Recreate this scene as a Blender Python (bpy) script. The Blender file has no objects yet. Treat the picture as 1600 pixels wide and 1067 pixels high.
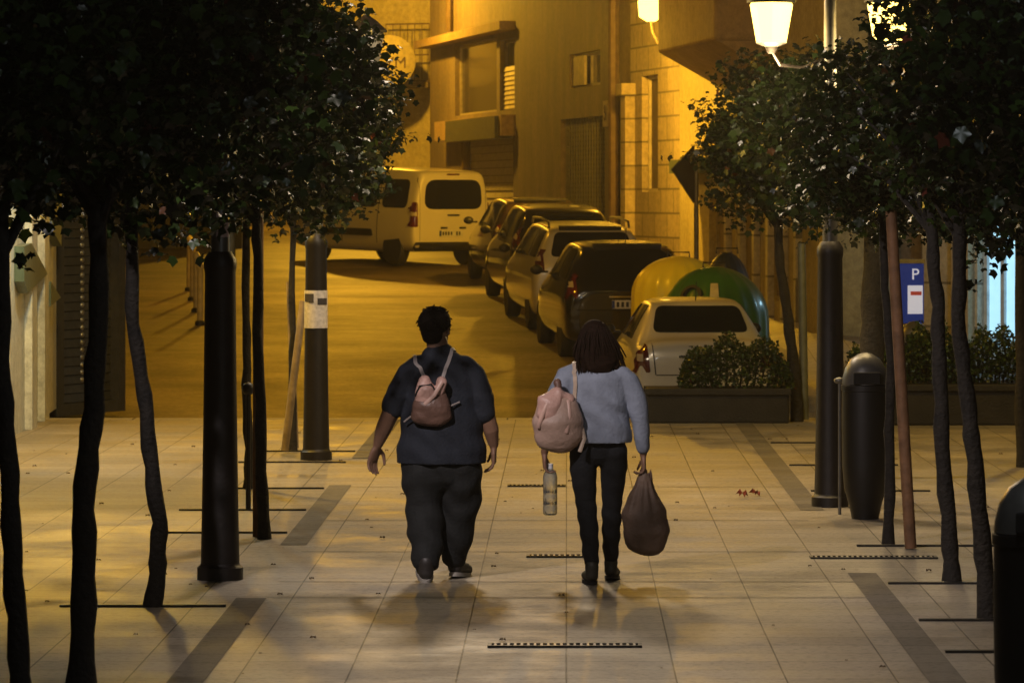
import bpy, bmesh, math, random
from mathutils import Vector, Matrix, noise
from mathutils.bvhtree import BVHTree
import numpy as np
random.seed(7); np.random.seed(7)
PI = math.pi; R = math.radians
scene = bpy.context.scene
col = scene.collection

# ------------------------------------------------------------------ camera
FP = 6400.0; PX, PY, CH = 885.0, 310.0, 2.36        # focal length in photo pixels, vanishing point, eye height
cam_d = bpy.data.cameras.new('camera'); cam = bpy.data.objects.new('camera', cam_d); col.objects.link(cam)
cam.location = (0, 0, CH); cam.rotation_euler = (R(90), 0, 0)
cam_d.sensor_width = 36; cam_d.lens = 36 * FP / 1600
cam_d.shift_x = (800 - PX) / 1600; cam_d.shift_y = (PY - 533.5) / 1600
cam_d.clip_start = 0.5; cam_d.clip_end = 2000
cam_d.dof.use_dof = True; cam_d.dof.focus_distance = 28; cam_d.dof.aperture_fstop = 9
scene.camera = cam
scene.render.resolution_x = 1024; scene.render.resolution_y = 682

# ------------------------------------------------------------------ night sky
world = bpy.data.worlds.new('World'); scene.world = world; world.use_nodes = True
wn = world.node_tree.nodes; bg = wn['Background']
sky = wn.new('ShaderNodeTexSky'); sky.sky_type = 'NISHITA'; sky.sun_disc = False
sky.sun_elevation = R(3); sky.sun_rotation = R(200)
world.node_tree.links.new(sky.outputs[0], bg.inputs[0]); bg.inputs[1].default_value = 0.0012
scene.view_settings.view_transform = 'Standard'; scene.view_settings.look = 'None'
scene.view_settings.gamma = 1; scene.view_settings.exposure = 0
scene.view_settings.use_curve_mapping = False
scene.cycles.max_bounces = 5; scene.cycles.diffuse_bounces = 3; scene.cycles.glossy_bounces = 3
scene.cycles.transmission_bounces = 5; scene.cycles.volume_bounces = 0
scene.cycles.sample_clamp_indirect = 1.0; scene.cycles.sample_clamp_direct = 5; scene.cycles.blur_glossy = 1.0
scene.cycles.caustics_reflective = False; scene.cycles.caustics_refractive = False
scene.cycles.use_light_tree = True; scene.cycles.use_adaptive_sampling = False
scene.cycles.use_denoising = True

SODIUM = (1.0, 0.50, 0.03)
WARM = (1.0, 0.72, 0.34)
WHITE = (1.0, 0.87, 0.86)
def lamp(name, loc, power, color, size=.12):
    d = bpy.data.lights.new(name, 'POINT'); d.energy = power; d.color = color; d.shadow_soft_size = size
    o = bpy.data.objects.new(name, d); o.location = loc; col.objects.link(o); return o
def spot(name, loc, target, power, color, angle, size=.15, blend=.6):
    d = bpy.data.lights.new(name, 'SPOT'); d.energy = power; d.color = color; d.shadow_soft_size = size
    d.spot_size = R(angle); d.spot_blend = blend
    o = bpy.data.objects.new(name, d); o.location = loc
    o.rotation_euler = (Vector(target) - Vector(loc)).to_track_quat('-Z', 'Y').to_euler(); col.objects.link(o); return o
# lamps whose heads hang above or outside the frame, plus an added paving fill
lamp('street_light', (-4.9, 92, 8.0), 3000, SODIUM, .2)
lamp('street_light', (-4.6, 49, 6.8), 900, (1.0, .47, .018), .2)
lamp('street_light', (-5.0, 66, 6.4), 420, (1.0, .45, .018), .2)
lamp('street_light', (-0.9, 33.6, 5.5), 700, (1, .79, .55), .30)
spot('plaza_light', (-3.6, 17.4, 6.3), (.6, 25.2, .8), 2300, WHITE, 44, .10, .9)
spot('plaza_light', (.2, 19.6, 6.6), (.2, 21.2, 0), 800, (1, .84, .74), 62, .12, .95)  # added fill spot with no lamp head, brightens the near paving
lamp('plaza_light', (1.5, 15.2, 4.6), 110, (.9, .95, 1), .1)
lamp('street_light', (4.9, 39.6, 5.0), 460, (1, .60, .08), .15)
lamp('shop_front_light', (-4.6, 39.5, 3.6), 170, (.86, 1.0, .86), .15)
lamp('street_light', (-4.4, 36.5, 4.6), 860, (1, .58, .07), .15)

# ------------------------------------------------------------------ helpers
def PT(x, y, D):
    """point of the place that photo pixel (x, y) shows at distance D"""
    return Vector(((x - PX) * D / FP, D, CH - (y - PY) * D / FP))
def road_z(Y):
    if Y <= 47: return -.2
    if Y < 54: return -.2 + .48 * (Y - 47) / 7
    return .035 * (Y - 46)

MATS = {}
def mat(name, base, rough=.6, metal=0, nscale=8, namt=.25, bump=0, bscale=40, emit=None, estr=0, spec=.5, coat=0, trans=0):
    if name in MATS: return MATS[name]
    m = bpy.data.materials.new(name); m.use_nodes = True; nt = m.node_tree; b = nt.nodes['Principled BSDF']
    tc = nt.nodes.new('ShaderNodeTexCoord')
    n = nt.nodes.new('ShaderNodeTexNoise'); n.inputs['Scale'].default_value = nscale; n.inputs['Detail'].default_value = 6
    nt.links.new(tc.outputs['Object'], n.inputs['Vector'])
    r = nt.nodes.new('ShaderNodeMapRange'); r.inputs['From Min'].default_value = .3; r.inputs['From Max'].default_value = .7
    r.inputs['To Min'].default_value = 1 - namt; r.inputs['To Max'].default_value = 1 + namt
    nt.links.new(n.outputs['Fac'], r.inputs['Value'])
    mx = nt.nodes.new('ShaderNodeVectorMath'); mx.operation = 'SCALE'; mx.inputs[0].default_value = base[:3]
    nt.links.new(r.outputs[0], mx.inputs['Scale']); nt.links.new(mx.outputs[0], b.inputs['Base Color'])
    b.inputs['Roughness'].default_value = rough; b.inputs['Metallic'].default_value = metal
    b.inputs['Specular IOR Level'].default_value = spec; b.inputs['Coat Weight'].default_value = coat
    b.inputs['Coat Roughness'].default_value = .06; b.inputs['Transmission Weight'].default_value = trans
    if bump:
        n2 = nt.nodes.new('ShaderNodeTexNoise'); n2.inputs['Scale'].default_value = bscale; n2.inputs['Detail'].default_value = 4
        nt.links.new(tc.outputs['Object'], n2.inputs['Vector'])
        bp = nt.nodes.new('ShaderNodeBump'); bp.inputs['Strength'].default_value = bump; bp.inputs['Distance'].default_value = .02
        nt.links.new(n2.outputs['Fac'], bp.inputs['Height']); nt.links.new(bp.outputs[0], b.inputs['Normal'])
    if emit:
        b.inputs['Emission Color'].default_value = (*emit, 1); b.inputs['Emission Strength'].default_value = estr
    MATS[name] = m; return m

class MB:
    def __init__(s): s.v = []; s.f = []; s.mi = []
    def add(s, vs, fs, mi=0):
        k = len(s.v); s.v += [tuple(v) for v in vs]; s.f += [tuple(i + k for i in f) for f in fs]; s.mi += [mi] * len(fs); return s
    def box(s, c, d, rz=0, M=None, mi=0):
        hx, hy, hz = d[0] / 2, d[1] / 2, d[2] / 2
        vs = [Vector((x, y, z)) for z in (-hz, hz) for y in (-hy, hy) for x in (-hx, hx)]
        if rz: vs = [Matrix.Rotation(rz, 3, 'Z') @ v for v in vs]
        vs = [v + Vector(c) for v in vs]
        if M: vs = [M @ v for v in vs]
        return s.add(vs, [(0, 2, 3, 1), (4, 5, 7, 6), (0, 1, 5, 4), (2, 6, 7, 3), (0, 4, 6, 2), (1, 3, 7, 5)], mi)
    def tube(s, pts, rad, n=10, cap=True, flat=None, mi=0):
        """pts: points; rad: number, list of numbers or list of (rx, ry)"""
        pts = [Vector(p) for p in pts]; N = len(pts)
        if not isinstance(rad, (list, tuple)): rad = [rad] * N
        rad = [(r, r) if not isinstance(r, (list, tuple)) else r for r in rad]
        vs = []; ref = Vector(flat) if flat else Vector((1, 0, 0))
        for i, p in enumerate(pts):
            t = (pts[min(i + 1, N - 1)] - pts[max(i - 1, 0)]).normalized()
            a = ref - t * ref.dot(t)
            if a.length < .2: a = Vector((0, 1, 0)) - t * t.y
            a.normalize(); b = t.cross(a)
            for k in range(n):
                an = 2 * PI * k / n
                vs.append(p + a * math.cos(an) * rad[i][0] + b * math.sin(an) * rad[i][1])
        fs = []
        for i in range(N - 1):
            for k in range(n):
                fs.append((i * n + k, i * n + (k + 1) % n, (i + 1) * n + (k + 1) % n, (i + 1) * n + k))
        if cap: fs += [tuple(range(n))[::-1], tuple((N - 1) * n + k for k in range(n))]
        return s.add(vs, fs, mi)
    def capsule(s, pts, rad, n=12, flat=None, mi=0):
        """tube with rounded ends"""
        pts = [Vector(p) for p in pts]; rad = [(r, r) if not isinstance(r, (list, tuple)) else r for r in rad]
        d0 = (pts[0] - pts[1]).normalized(); d1 = (pts[-1] - pts[-2]).normalized()
        def sc(r, k): return (r[0] * k, r[1] * k)
        m0 = min(rad[0]); m1 = min(rad[-1])
        P = [pts[0] + d0 * m0 * .98, pts[0] + d0 * m0 * .85, pts[0] + d0 * m0 * .5] + pts + [pts[-1] + d1 * m1 * .5, pts[-1] + d1 * m1 * .85, pts[-1] + d1 * m1 * .98]
        Q = [sc(rad[0], .15), sc(rad[0], .52), sc(rad[0], .86)] + rad + [sc(rad[-1], .86), sc(rad[-1], .52), sc(rad[-1], .15)]
        return s.tube(P, Q, n, True, flat, mi)
    def lathe(s, prof, n=24, c=(0, 0, 0), flute=0, nf=0, mi=0, sy=1):
        vs = []
        for r, z in prof:
            for k in range(n):
                an = 2 * PI * k / n; rr = r * (1 + (flute * math.cos(nf * an) if nf else 0))
                vs.append((c[0] + rr * math.cos(an), c[1] + rr * math.sin(an) * sy, c[2] + z))
        fs = [(i * n + k, i * n + (k + 1) % n, (i + 1) * n + (k + 1) % n, (i + 1) * n + k) for i in range(len(prof) - 1) for k in range(n)]
        fs += [tuple(range(n))[::-1], tuple((len(prof) - 1) * n + k for k in range(n))]
        return s.add(vs, fs, mi)
    def ell(s, c, r, n=14, m=8, mi=0):
        prof = [(math.sin(PI * (i + .15) / (m + .3)) * 1, -math.cos(PI * (i + .15) / (m + .3))) for i in range(m + 1)]
        k = len(s.v); s.lathe(prof, n, (0, 0, 0), mi=mi)
        for j in range(k, len(s.v)):
            v = s.v[j]; s.v[j] = (c[0] + v[0] * r[0], c[1] + v[1] * r[1], c[2] + v[2] * r[2])
        return s
    def build(s, name, mats, parent=None, smooth=True, bevel=0, loc=None, rot=None):
        me = bpy.data.meshes.new(name); me.from_pydata(s.v, [], s.f)
        if not isinstance(mats, (list, tuple)): mats = [mats]
        for m in mats: me.materials.append(m)
        if len(mats) > 1: me.polygons.foreach_set('material_index', s.mi)
        bm = bmesh.new(); bm.from_mesh(me); bmesh.ops.recalc_face_normals(bm, faces=bm.faces); bm.to_mesh(me); bm.free()
        if smooth: me.polygons.foreach_set('use_smooth', [True] * len(me.polygons))
        o = bpy.data.objects.new(name, me); col.objects.link(o)
        if parent: o.parent = parent
        if loc: o.location = loc
        if rot: o.rotation_euler = rot
        if bevel:
            b = o.modifiers.new('b', 'BEVEL'); b.width = bevel; b.segments = 2; b.limit_method = 'ANGLE'; b.angle_limit = R(40)
        if smooth:
            try: me.set_sharp_from_angle(angle=R(42))
            except Exception: pass
        return o

def tag(o, label=None, cat=None, group=None, kind=None):
    if label: o['label'] = label
    if cat: o['category'] = cat
    if group: o['group'] = group
    if kind: o['kind'] = kind
    return o
def thing(name, label, cat, loc=(0, 0, 0), rz=0, group=None):
    o = bpy.data.objects.new(name, None); o.location = loc; o.rotation_euler = (0, 0, rz); o.empty_display_size = .2
    col.objects.link(o); return tag(o, label, cat, group)
def copy_tree(o, parent=None):
    c = o.copy(); col.objects.link(c); c.parent = parent
    for ch in list(o.children): copy_tree(ch, c)
    return c
def bake(o, voxel=None, smooth_it=0, noise_amp=0, noise_scale=6, extra=None, hem=None, hem_if=None):
    """evaluate remesh and smoothing into the mesh, then fold it a little"""
    if voxel:
        m = o.modifiers.new('r', 'REMESH'); m.mode = 'VOXEL'; m.voxel_size = voxel; m.use_smooth_shade = True
    if smooth_it:
        m = o.modifiers.new('s', 'SMOOTH'); m.iterations = smooth_it; m.factor = .5
    dg = bpy.context.evaluated_depsgraph_get(); ev = o.evaluated_get(dg)
    me = bpy.data.meshes.new_from_object(ev); mats = list(o.data.materials); o.modifiers.clear()
    o.data = me
    if not me.materials:
        for q in mats: me.materials.append(q)
    if noise_amp or extra:
        nrm = [v.normal.copy() for v in me.vertices]; new = []
        for v, nv in zip(me.vertices, nrm):
            p = v.co.copy(); d = 0
            if noise_amp: d += noise_amp * (.45 + .55 * noise.noise(Vector((p.x * noise_scale, p.y * noise_scale, p.z * noise_scale * 1.5))))
            if extra: d += extra(p)
            new.append(p + nv * d)
        me.vertices.foreach_set('co', [c for q in new for c in q])
    if hem is not None:
        for v in me.vertices:
            if v.co.z < hem and (hem_if is None or hem_if(v.co)): v.co.z = hem
    me.polygons.foreach_set('use_smooth', [True] * len(me.polygons)); me.update()
    return o
def text_mesh(txt, size, depth, name, m, parent=None, loc=(0, 0, 0), rot=(R(90), 0, 0), sx=1):
    c = bpy.data.curves.new(name, 'FONT'); c.body = txt; c.size = size; c.extrude = depth; c.align_x = 'CENTER'; c.align_y = 'CENTER'
    t = bpy.data.objects.new(name, c); col.objects.link(t)
    me = bpy.data.meshes.new_from_object(t.evaluated_get(bpy.context.evaluated_depsgraph_get()))
    bpy.data.objects.remove(t); me.materials.clear(); me.materials.append(m)
    o = bpy.data.objects.new(name, me); col.objects.link(o); o.location = loc; o.rotation_euler = rot; o.scale = (sx, 1, 1)
    if parent: o.parent = parent
    return o

# ------------------------------------------------------------------ ground
def paving_mat(name, base, tw, th, rough=.36, dirt=.35, mortar=.012):
    m = bpy.data.materials.new(name); m.use_nodes = True; nt = m.node_tree; N = nt.nodes; L = nt.links; b = N['Principled BSDF']
    tc = N.new('ShaderNodeTexCoord')
    br = N.new('ShaderNodeTexBrick'); L.new(tc.outputs['Object'], br.inputs['Vector'])
    br.offset = 0; br.inputs['Scale'].default_value = 1; br.inputs['Brick Width'].default_value = tw; br.inputs['Row Height'].default_value = th
    br.inputs['Mortar Size'].default_value = mortar * .5; br.inputs['Mortar Smooth'].default_value = .3; br.inputs['Bias'].default_value = 0
    br.inputs['Color1'].default_value = (base[0] * .86, base[1] * .84, base[2] * .82, 1)
    br.inputs['Color2'].default_value = (base[0] * 1.12, base[1] * 1.08, base[2] * 1.04, 1)
    br.inputs['Mortar'].default_value = (base[0] * .16, base[1] * .15, base[2] * .14, 1)
    n = N.new('ShaderNodeTexNoise'); n.inputs['Scale'].default_value = 1.1; n.inputs['Detail'].default_value = 9; n.inputs['Roughness'].default_value = .74
    L.new(tc.outputs['Object'], n.inputs['Vector'])
    r = N.new('ShaderNodeMapRange'); r.inputs['From Min'].default_value = .35; r.inputs['From Max'].default_value = .68
    r.inputs['To Min'].default_value = 1 - dirt; r.inputs['To Max'].default_value = 1.08; L.new(n.outputs['Fac'], r.inputs['Value'])
    n2 = N.new('ShaderNodeTexNoise'); n2.inputs['Scale'].default_value = 22; n2.inputs['Detail'].default_value = 8; n2.inputs['Roughness'].default_value = .75; L.new(tc.outputs['Object'], n2.inputs['Vector'])
    r2 = N.new('ShaderNodeMapRange'); r2.inputs['From Min'].default_value = .38; r2.inputs['From Max'].default_value = .5
    r2.inputs['To Min'].default_value = .62; r2.inputs['To Max'].default_value = 1.08; L.new(n2.outputs['Fac'], r2.inputs['Value'])
    mul = N.new('ShaderNodeMath'); mul.operation = 'MULTIPLY'; L.new(r.outputs[0], mul.inputs[0]); L.new(r2.outputs[0], mul.inputs[1])
    sc = N.new('ShaderNodeVectorMath'); sc.operation = 'SCALE'; L.new(br.outputs['Color'], sc.inputs[0]); L.new(mul.outputs[0], sc.inputs['Scale'])
    L.new(sc.outputs[0], b.inputs['Base Color'])
    rr = N.new('ShaderNodeMapRange'); rr.inputs['From Min'].default_value = .34; rr.inputs['From Max'].default_value = .64; rr.inputs['To Min'].default_value = rough - .2; rr.inputs['To Max'].default_value = rough + .14
    L.new(n.outputs['Fac'], rr.inputs['Value']); L.new(rr.outputs[0], b.inputs['Roughness'])
    bp = N.new('ShaderNodeBump'); bp.inputs['Strength'].default_value = .4; bp.inputs['Distance'].default_value = .006
    ad = N.new('ShaderNodeMath'); ad.operation = 'MULTIPLY_ADD'; ad.inputs[1].default_value = -2.5; L.new(br.outputs['Fac'], ad.inputs[0]); L.new(n2.outputs['Fac'], ad.inputs[2])
    L.new(ad.outputs[0], bp.inputs['Height']); L.new(bp.outputs[0], b.inputs['Normal'])
    return m
pav = paving_mat('stone_paving', (.30, .27, .22), .54, .38, .60, .42, .010)
strip_m = paving_mat('grey_slab', (.14, .128, .105), .4, .4, .85)
kerb_m = mat('kerb_stone', (.26, .24, .21), .6, nscale=5, bump=.3)
asph = bpy.data.materials.new('asphalt'); asph.use_nodes = True
def _asph():
    nt = asph.node_tree; N = nt.nodes; L = nt.links; b = N['Principled BSDF']; tc = N.new('ShaderNodeTexCoord')
    mp = N.new('ShaderNodeMapping'); mp.inputs['Scale'].default_value = (.35, .5, 1); L.new(tc.outputs['Object'], mp.inputs[0])
    n = N.new('ShaderNodeTexNoise'); n.inputs['Scale'].default_value = 1; n.inputs['Detail'].default_value = 10; n.inputs['Roughness'].default_value = .72; L.new(mp.outputs[0], n.inputs['Vector'])
    cr = N.new('ShaderNodeValToRGB'); cr.color_ramp.elements[0].position = .36; cr.color_ramp.elements[0].color = (.05, .038, .028, 1)
    cr.color_ramp.elements[1].position = .66; cr.color_ramp.elements[1].color = (.18, .138, .10, 1); L.new(n.outputs['Fac'], cr.inputs[0])
    g = N.new('ShaderNodeTexNoise'); g.inputs['Scale'].default_value = 16; g.inputs['Detail'].default_value = 6; g.inputs['Roughness'].default_value = .8; L.new(tc.outputs['Object'], g.inputs['Vector'])
    gr = N.new('ShaderNodeMapRange'); gr.inputs['From Min'].default_value = .32; gr.inputs['From Max'].default_value = .68; gr.inputs['To Min'].default_value = .35; gr.inputs['To Max'].default_value = 1.65; L.new(g.outputs['Fac'], gr.inputs['Value'])
    gs = N.new('ShaderNodeVectorMath'); gs.operation = 'SCALE'; L.new(cr.outputs[0], gs.inputs[0]); L.new(gr.outputs[0], gs.inputs['Scale']); L.new(gs.outputs[0], b.inputs['Base Color'])
    n2 = N.new('ShaderNodeTexNoise'); n2.inputs['Scale'].default_value = 90; n2.inputs['Detail'].default_value = 3; L.new(tc.outputs['Object'], n2.inputs['Vector'])
    bp = N.new('ShaderNodeBump'); bp.inputs['Strength'].default_value = .6; bp.inputs['Distance'].default_value = .01
    L.new(n2.outputs['Fac'], bp.inputs['Height']); L.new(bp.outputs[0], b.inputs['Normal'])
    mr = N.new('ShaderNodeMapRange'); mr.inputs['To Min'].default_value = .7; mr.inputs['To Max'].default_value = .38
    L.new(n.outputs['Fac'], mr.inputs['Value']); L.new(mr.outputs[0], b.inputs['Roughness'])
_asph()
m = MB(); m.add([(-14, 4, 0), (14, 4, 0), (14, 43.72, 0), (-14, 43.72, 0)], [(0, 1, 2, 3)])
tag(m.build('plaza_paving', pav, smooth=False), kind='structure')
m = MB(); m.box((0, 43.87, -.12), (28, .3, .246))
tag(m.build('kerb', kerb_m, bevel=.015), kind='structure')
m = MB(); ys = [44.02, 45, 47, 54, 60, 80, 100, 130, 400]
for i, y in enumerate(ys):
    m.v += [(-120, y, road_z(y)), (120, y, road_z(y))]
m.f += [(2 * i, 2 * i + 1, 2 * i + 3, 2 * i + 2) for i in range(len(ys) - 1)]; m.mi += [0] * (len(ys) - 1)
tag(m.build('road', asph, smooth=False), kind='structure')
m = MB(); m.add([(-200, -50, -.35), (200, -50, -.35), (200, 44.5, -.35), (-200, 44.5, -.35)], [(0, 1, 2, 3)])
tag(m.build('ground', asph, smooth=False), kind='structure')
for sx, ya, yb in ((-1, 12, 24.2), (-1, 27.9, 33.7), (-1, 37.2, 43.7), (1, 12, 25.8), (1, 31.0, 43.7)):
    m = MB(); x0 = sx * 1.86; m.add([(x0 - .09, ya, .004), (x0 + .09, ya, .004), (x0 + .09, yb, .004), (x0 - .09, yb, .004)], [(0, 1, 2, 3)])
    tag(m.build('paving_strip', strip_m, smooth=False), kind='structure')

m = MB()
for k in range(-13, 14): m.box((k * 1.0 + .37, 43.87, -.119), (.014, .306, .25))
tag(m.build('kerb_joints', mat('joint_dark', (.07, .06, .05), .9), smooth=False), kind='structure')
def on_road(name, pts, m_, kind='structure', dz=.006):
    mb = MB(); mb.add([(x, y, road_z(y) + dz) for x, y in pts], [tuple(range(len(pts)))]); return tag(mb.build(name, m_, smooth=False), kind=kind)
patch_m = mat('asphalt_patch', (.05, .042, .036), .6, 0, 3, .3, bump=.6, bscale=90)
on_road('gutter', [(-14, 44.03), (14, 44.03), (14, 44.42), (-14, 44.42)], kerb_m)
m = MB(); m.lathe([(.33, .0), (.33, .012), (.29, .012), (.29, .008), (.02, .010)], 32)
mh = m.build('manhole_cover', mat('iron_cover', (.03, .028, .025), .4, .6, 20, .3, bump=.5), loc=(-2.3, 46.2, -.2)); tag(mh, 'round iron manhole cover in the road beyond the walkers', 'manhole cover')
# tree pits: two dark steel slots across the tree strip
steel = mat('dark_steel', (.035, .033, .03), .5, .6, 20, .3)
def slot(name, label, x0, x1, y, w, group, cat='slot'):
    m = MB(); m.box(((x0 + x1) / 2, y, .006), (x1 - x0, w, .014))
    return tag(m.build(name, steel, smooth=False), label, cat, group)
side = {-1: 'left', 1: 'right'}
for sx, D, what in ((-1, 23.7, 'at the crooked thin trunk left of the near post'), (-1, 28.9, 'behind the near left lamp post'), (-1, 31.0, 'just behind the brown stake base'), (-1, 33.3, 'at the thin pole behind the brown stake'),
                 (-1, 38.2, 'at the leaning stakes by the far left lamp post'), (-1, 36.6, 'in front of the far left lamp post'), (1, 22.9, 'at the foot of the rightmost thin trunk'), (1, 25.1, 'at the foot of the second trunk from the right'),
                 (1, 27.8, 'at the foot of the wooden stake'), (1, 33.0, 'behind the right lamp post'), (1, 36.2, 'second in front of the hedge planter on the right'), (1, 39.5, 'nearest the hedge planter on the right'), (1, 21.3, 'low down in the right corner')):
    x0, x1 = (sx * 2.93, sx * 1.97)
    slot('tree_pit_edge', 'dark steel pit edge ' + what, min(x0, x1), max(x0, x1), D, .05, 'dark edges of the tree pits')
# drain grates
def grate(x0, x1, y, label):
    t = thing('drain_grate', label, 'drain grate', ((x0 + x1) / 2, y, 0), 0, 'drain grates across the walk')
    w = x1 - x0; m = MB()
    m.box((0, -.06, .006), (w, .02, .012)); m.box((0, .06, .006), (w, .02, .012)); m.box((-w / 2, 0, .006), (.02, .14, .0125)); m.box((w / 2, 0, .006), (.02, .14, .0125))
    m.build('frame', steel, t, smooth=False)
    m = MB(); m.box((0, 0, .002), (w - .04, .1, .005)); m.build('channel', mat('channel_black', (.004, .004, .004), .9), t, smooth=False)
    m = MB(); k = int(w / .035)
    for i in range(k): m.box((-w / 2 + .03 + i * (w - .06) / (k - 1), 0, .007), (.013, .098, .009))
    m.build('bars', mat('worn_steel', (.22, .2, .17), .45, .7), t, smooth=False)
gx = lambda x, D: (x - PX) * D / FP
grate(gx(765, 21.6), gx(1000, 21.6), 21.6, 'narrow drain grate in front of the walkers, nearest the viewer')
grate(gx(825, 27.0), gx(915, 27.0), 27.0, "short drain grate just behind the woman's heels")
grate(gx(1268, 26.9), gx(1462, 26.9), 26.9, 'drain grate on the right, by the foot of the wooden stake')
grate(gx(795, 33.6), gx(882, 33.6), 33.6, 'short drain grate farther up the walk beyond the bottle')
for D in (27.35, 25.2, 24.2, 33.5, 30.0, 40.2):
    m = MB(); m.add([(-1.77, D, .004), (1.77, D, .004), (1.77, D + .02, .004), (-1.77, D + .02, .004)], [(0, 1, 2, 3)])
    tag(m.build('paving_joint', mat('joint_dark', (.07, .06, .05), .9), smooth=False), kind='structure')
# litter on the paving
leafred = mat('leaf_red', (.22, .035, .015), .7)
def star_leaf(r, k=5, crease=.12):
    vs = [(0, 0, 0)]; n = 2 * k
    for i in range(n):
        a = 2 * PI * i / n + PI / 2; rr = r * (1 if i % 2 == 0 else .7) * (.8 + .2 * math.sin(a))
        vs.append((rr * math.cos(a), rr * math.sin(a), crease * r * (1 if i % 2 else -1)))
    return vs, [(0, i + 1, (i + 1) % n + 1) for i in range(n)]
for i, (px, py, lb) in enumerate(((1160, 776, 'left one of two curled red leaves lying on the paving right of the brown bag'), (1182, 775, 'right one of two curled red leaves lying on the paving right of the brown bag'))):
    D = 15104 / (py - PY); vs, fs = star_leaf(.06, 5, .35); m = MB(); m.add(vs, fs)
    o = m.build('fallen_leaf', leafred, loc=(gx(px, D), D, .03)); o.rotation_euler = (.3, .2, i * 1.3); tag(o, lb, 'leaf', 'red leaves on the walk')
m = MB()
for i in range(170):
    x = random.uniform(-5, 5); y = random.uniform(19, 43); vs, fs = star_leaf(random.uniform(.008, .028), 4, .3); a = random.random() * 6
    m.add([(x + v[0] * math.cos(a) - v[1] * math.sin(a), y + v[0] * math.sin(a) + v[1] * math.cos(a), .012 + v[2]) for v in vs], fs)
tag(m.build('leaf_litter', mat('litter_brown', (.10, .06, .03), .8)), 'scattered small brown leaf scraps on the pale paving', 'leaf litter', kind='stuff')

# ------------------------------------------------------------------ lamp posts
iron = mat('black_iron', (.010, .007, .006), .5, .1, 12, .35, bump=.12, bscale=30)
greym = mat('grey_pole_metal', (.16, .155, .14), .38, .6, 10, .25)
glass_off = mat('lantern_glass_unlit', (.25, .24, .2), .3)
glass_e = mat('lantern_glass_lit', (.9, .7, .3), .5, emit=(1.0, .66, .13), estr=6)
def lantern(parent, c, s=1.0, lit=True):
    m = MB(); m.lathe([(.115 * s, -.17 * s), (.165 * s, .12 * s), (.155 * s, .135 * s)], 8, c)
    g = m.build('lantern_glass', glass_e if lit else glass_off, parent, smooth=False)
    m = MB(); m.lathe([(.19 * s, .137 * s), (.19 * s, .155 * s), (.1 * s, .24 * s), (.03 * s, .29 * s), (.02 * s, .36 * s)], 12, c); m.build('lantern_cap', iron, g)
    m = MB(); m.lathe([(.03 * s, -.25 * s), (.05 * s, -.2 * s), (.125 * s, -.172 * s)], 12, c); m.build('lantern_foot', iron, g)
    return g
def lamp_post(px, D, label, poster=None, power=260):
    x = gx(px, D); t = thing('lamp_post', label, 'lamp post', (x, D, 0), 0, 'twin lantern lamp posts along the walk')
    m = MB(); m.lathe([(.143, 0), (.143, .075), (.125, .09), (.122, .1)], 4 * 4); m.build('base', iron, t)
    m = MB(); m.lathe([(.118, .1), (.11, .5), (.1, 1.2), (.093, 1.9), (.1, 1.93), (.1, 1.98), (.07, 2.03)], 16, flute=.02, nf=8); m.build('sleeve', iron, t)
    m = MB(); m.lathe([(.058, 2.03), (.052, 3.2), (.045, 4.0), (.02, 4.05)], 14); m.build('pole', greym, t)
    m = MB()
    for s in (-1, 1):
        m.tube([(0, 0, 3.45), (s * .2, 0, 3.36), (s * .38, 0, 3.38), (s * .45, 0, 3.5)], .014, 8)
    m.build('arm', iron, t)
    for s in (-1, 1):
        lantern(t, (s * .45, 0, 3.72), 1.0, power > 0)
        if power: lamp('lantern_light', (x + s * .45, D, 3.38), power, SODIUM if D > 35 else WARM, .1)
    return t
p1 = lamp_post(344, 25.4, 'near left black lamp post with a fat sleeve and a pink sticker at its collar', power=0)
p2 = lamp_post(494, 37.0, 'far left black lamp post with a white poster pasted round it', power=0)
p3 = lamp_post(1297, 31.4, 'right black lamp post whose two glowing lanterns show above the trees', power=150)
def wrap(parent, R0, z0, z1, a0, a1, m_, name, R1=None):
    m = MB(); n = 10; vs = []
    for k in range(n + 1):
        a = a0 + (a1 - a0) * k / n
        vs += [(R0 * math.cos(a), R0 * math.sin(a), z0), ((R1 or R0) * math.cos(a), (R1 or R0) * math.sin(a), z1)]
    m.add(vs, [(2 * k, 2 * k + 2, 2 * k + 3, 2 * k + 1) for k in range(n)]); return m.build(name, m_, parent)
paper = mat('poster_paper', (.62, .58, .55), .8, nscale=30, namt=.2); ink = mat('poster_ink', (.05, .045, .05), .8)
ps = tag(wrap(p2, .108, 1.19, 1.53, R(180), R(350), paper, 'poster', .106))
wrap(ps, .1105, 1.43, 1.50, R(205), R(255), ink, 'poster_print', .1095); wrap(ps, .1105, 1.40, 1.46, R(280), R(335), ink, 'poster_print', .1095)
wrap(ps, .1115, 1.42, 1.5, R(236), R(262), ink, 'poster_print', .110)
wrap(p1, .0575, 2.12, 2.27, R(250), R(345), mat('pink_paper', (.55, .40, .38), .8), 'sticker')
wrap(p2, .0535, 2.1, 2.35, R(190), R(300), mat('green_band', (.25, .34, .26), .6), 'sticker')

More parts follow.
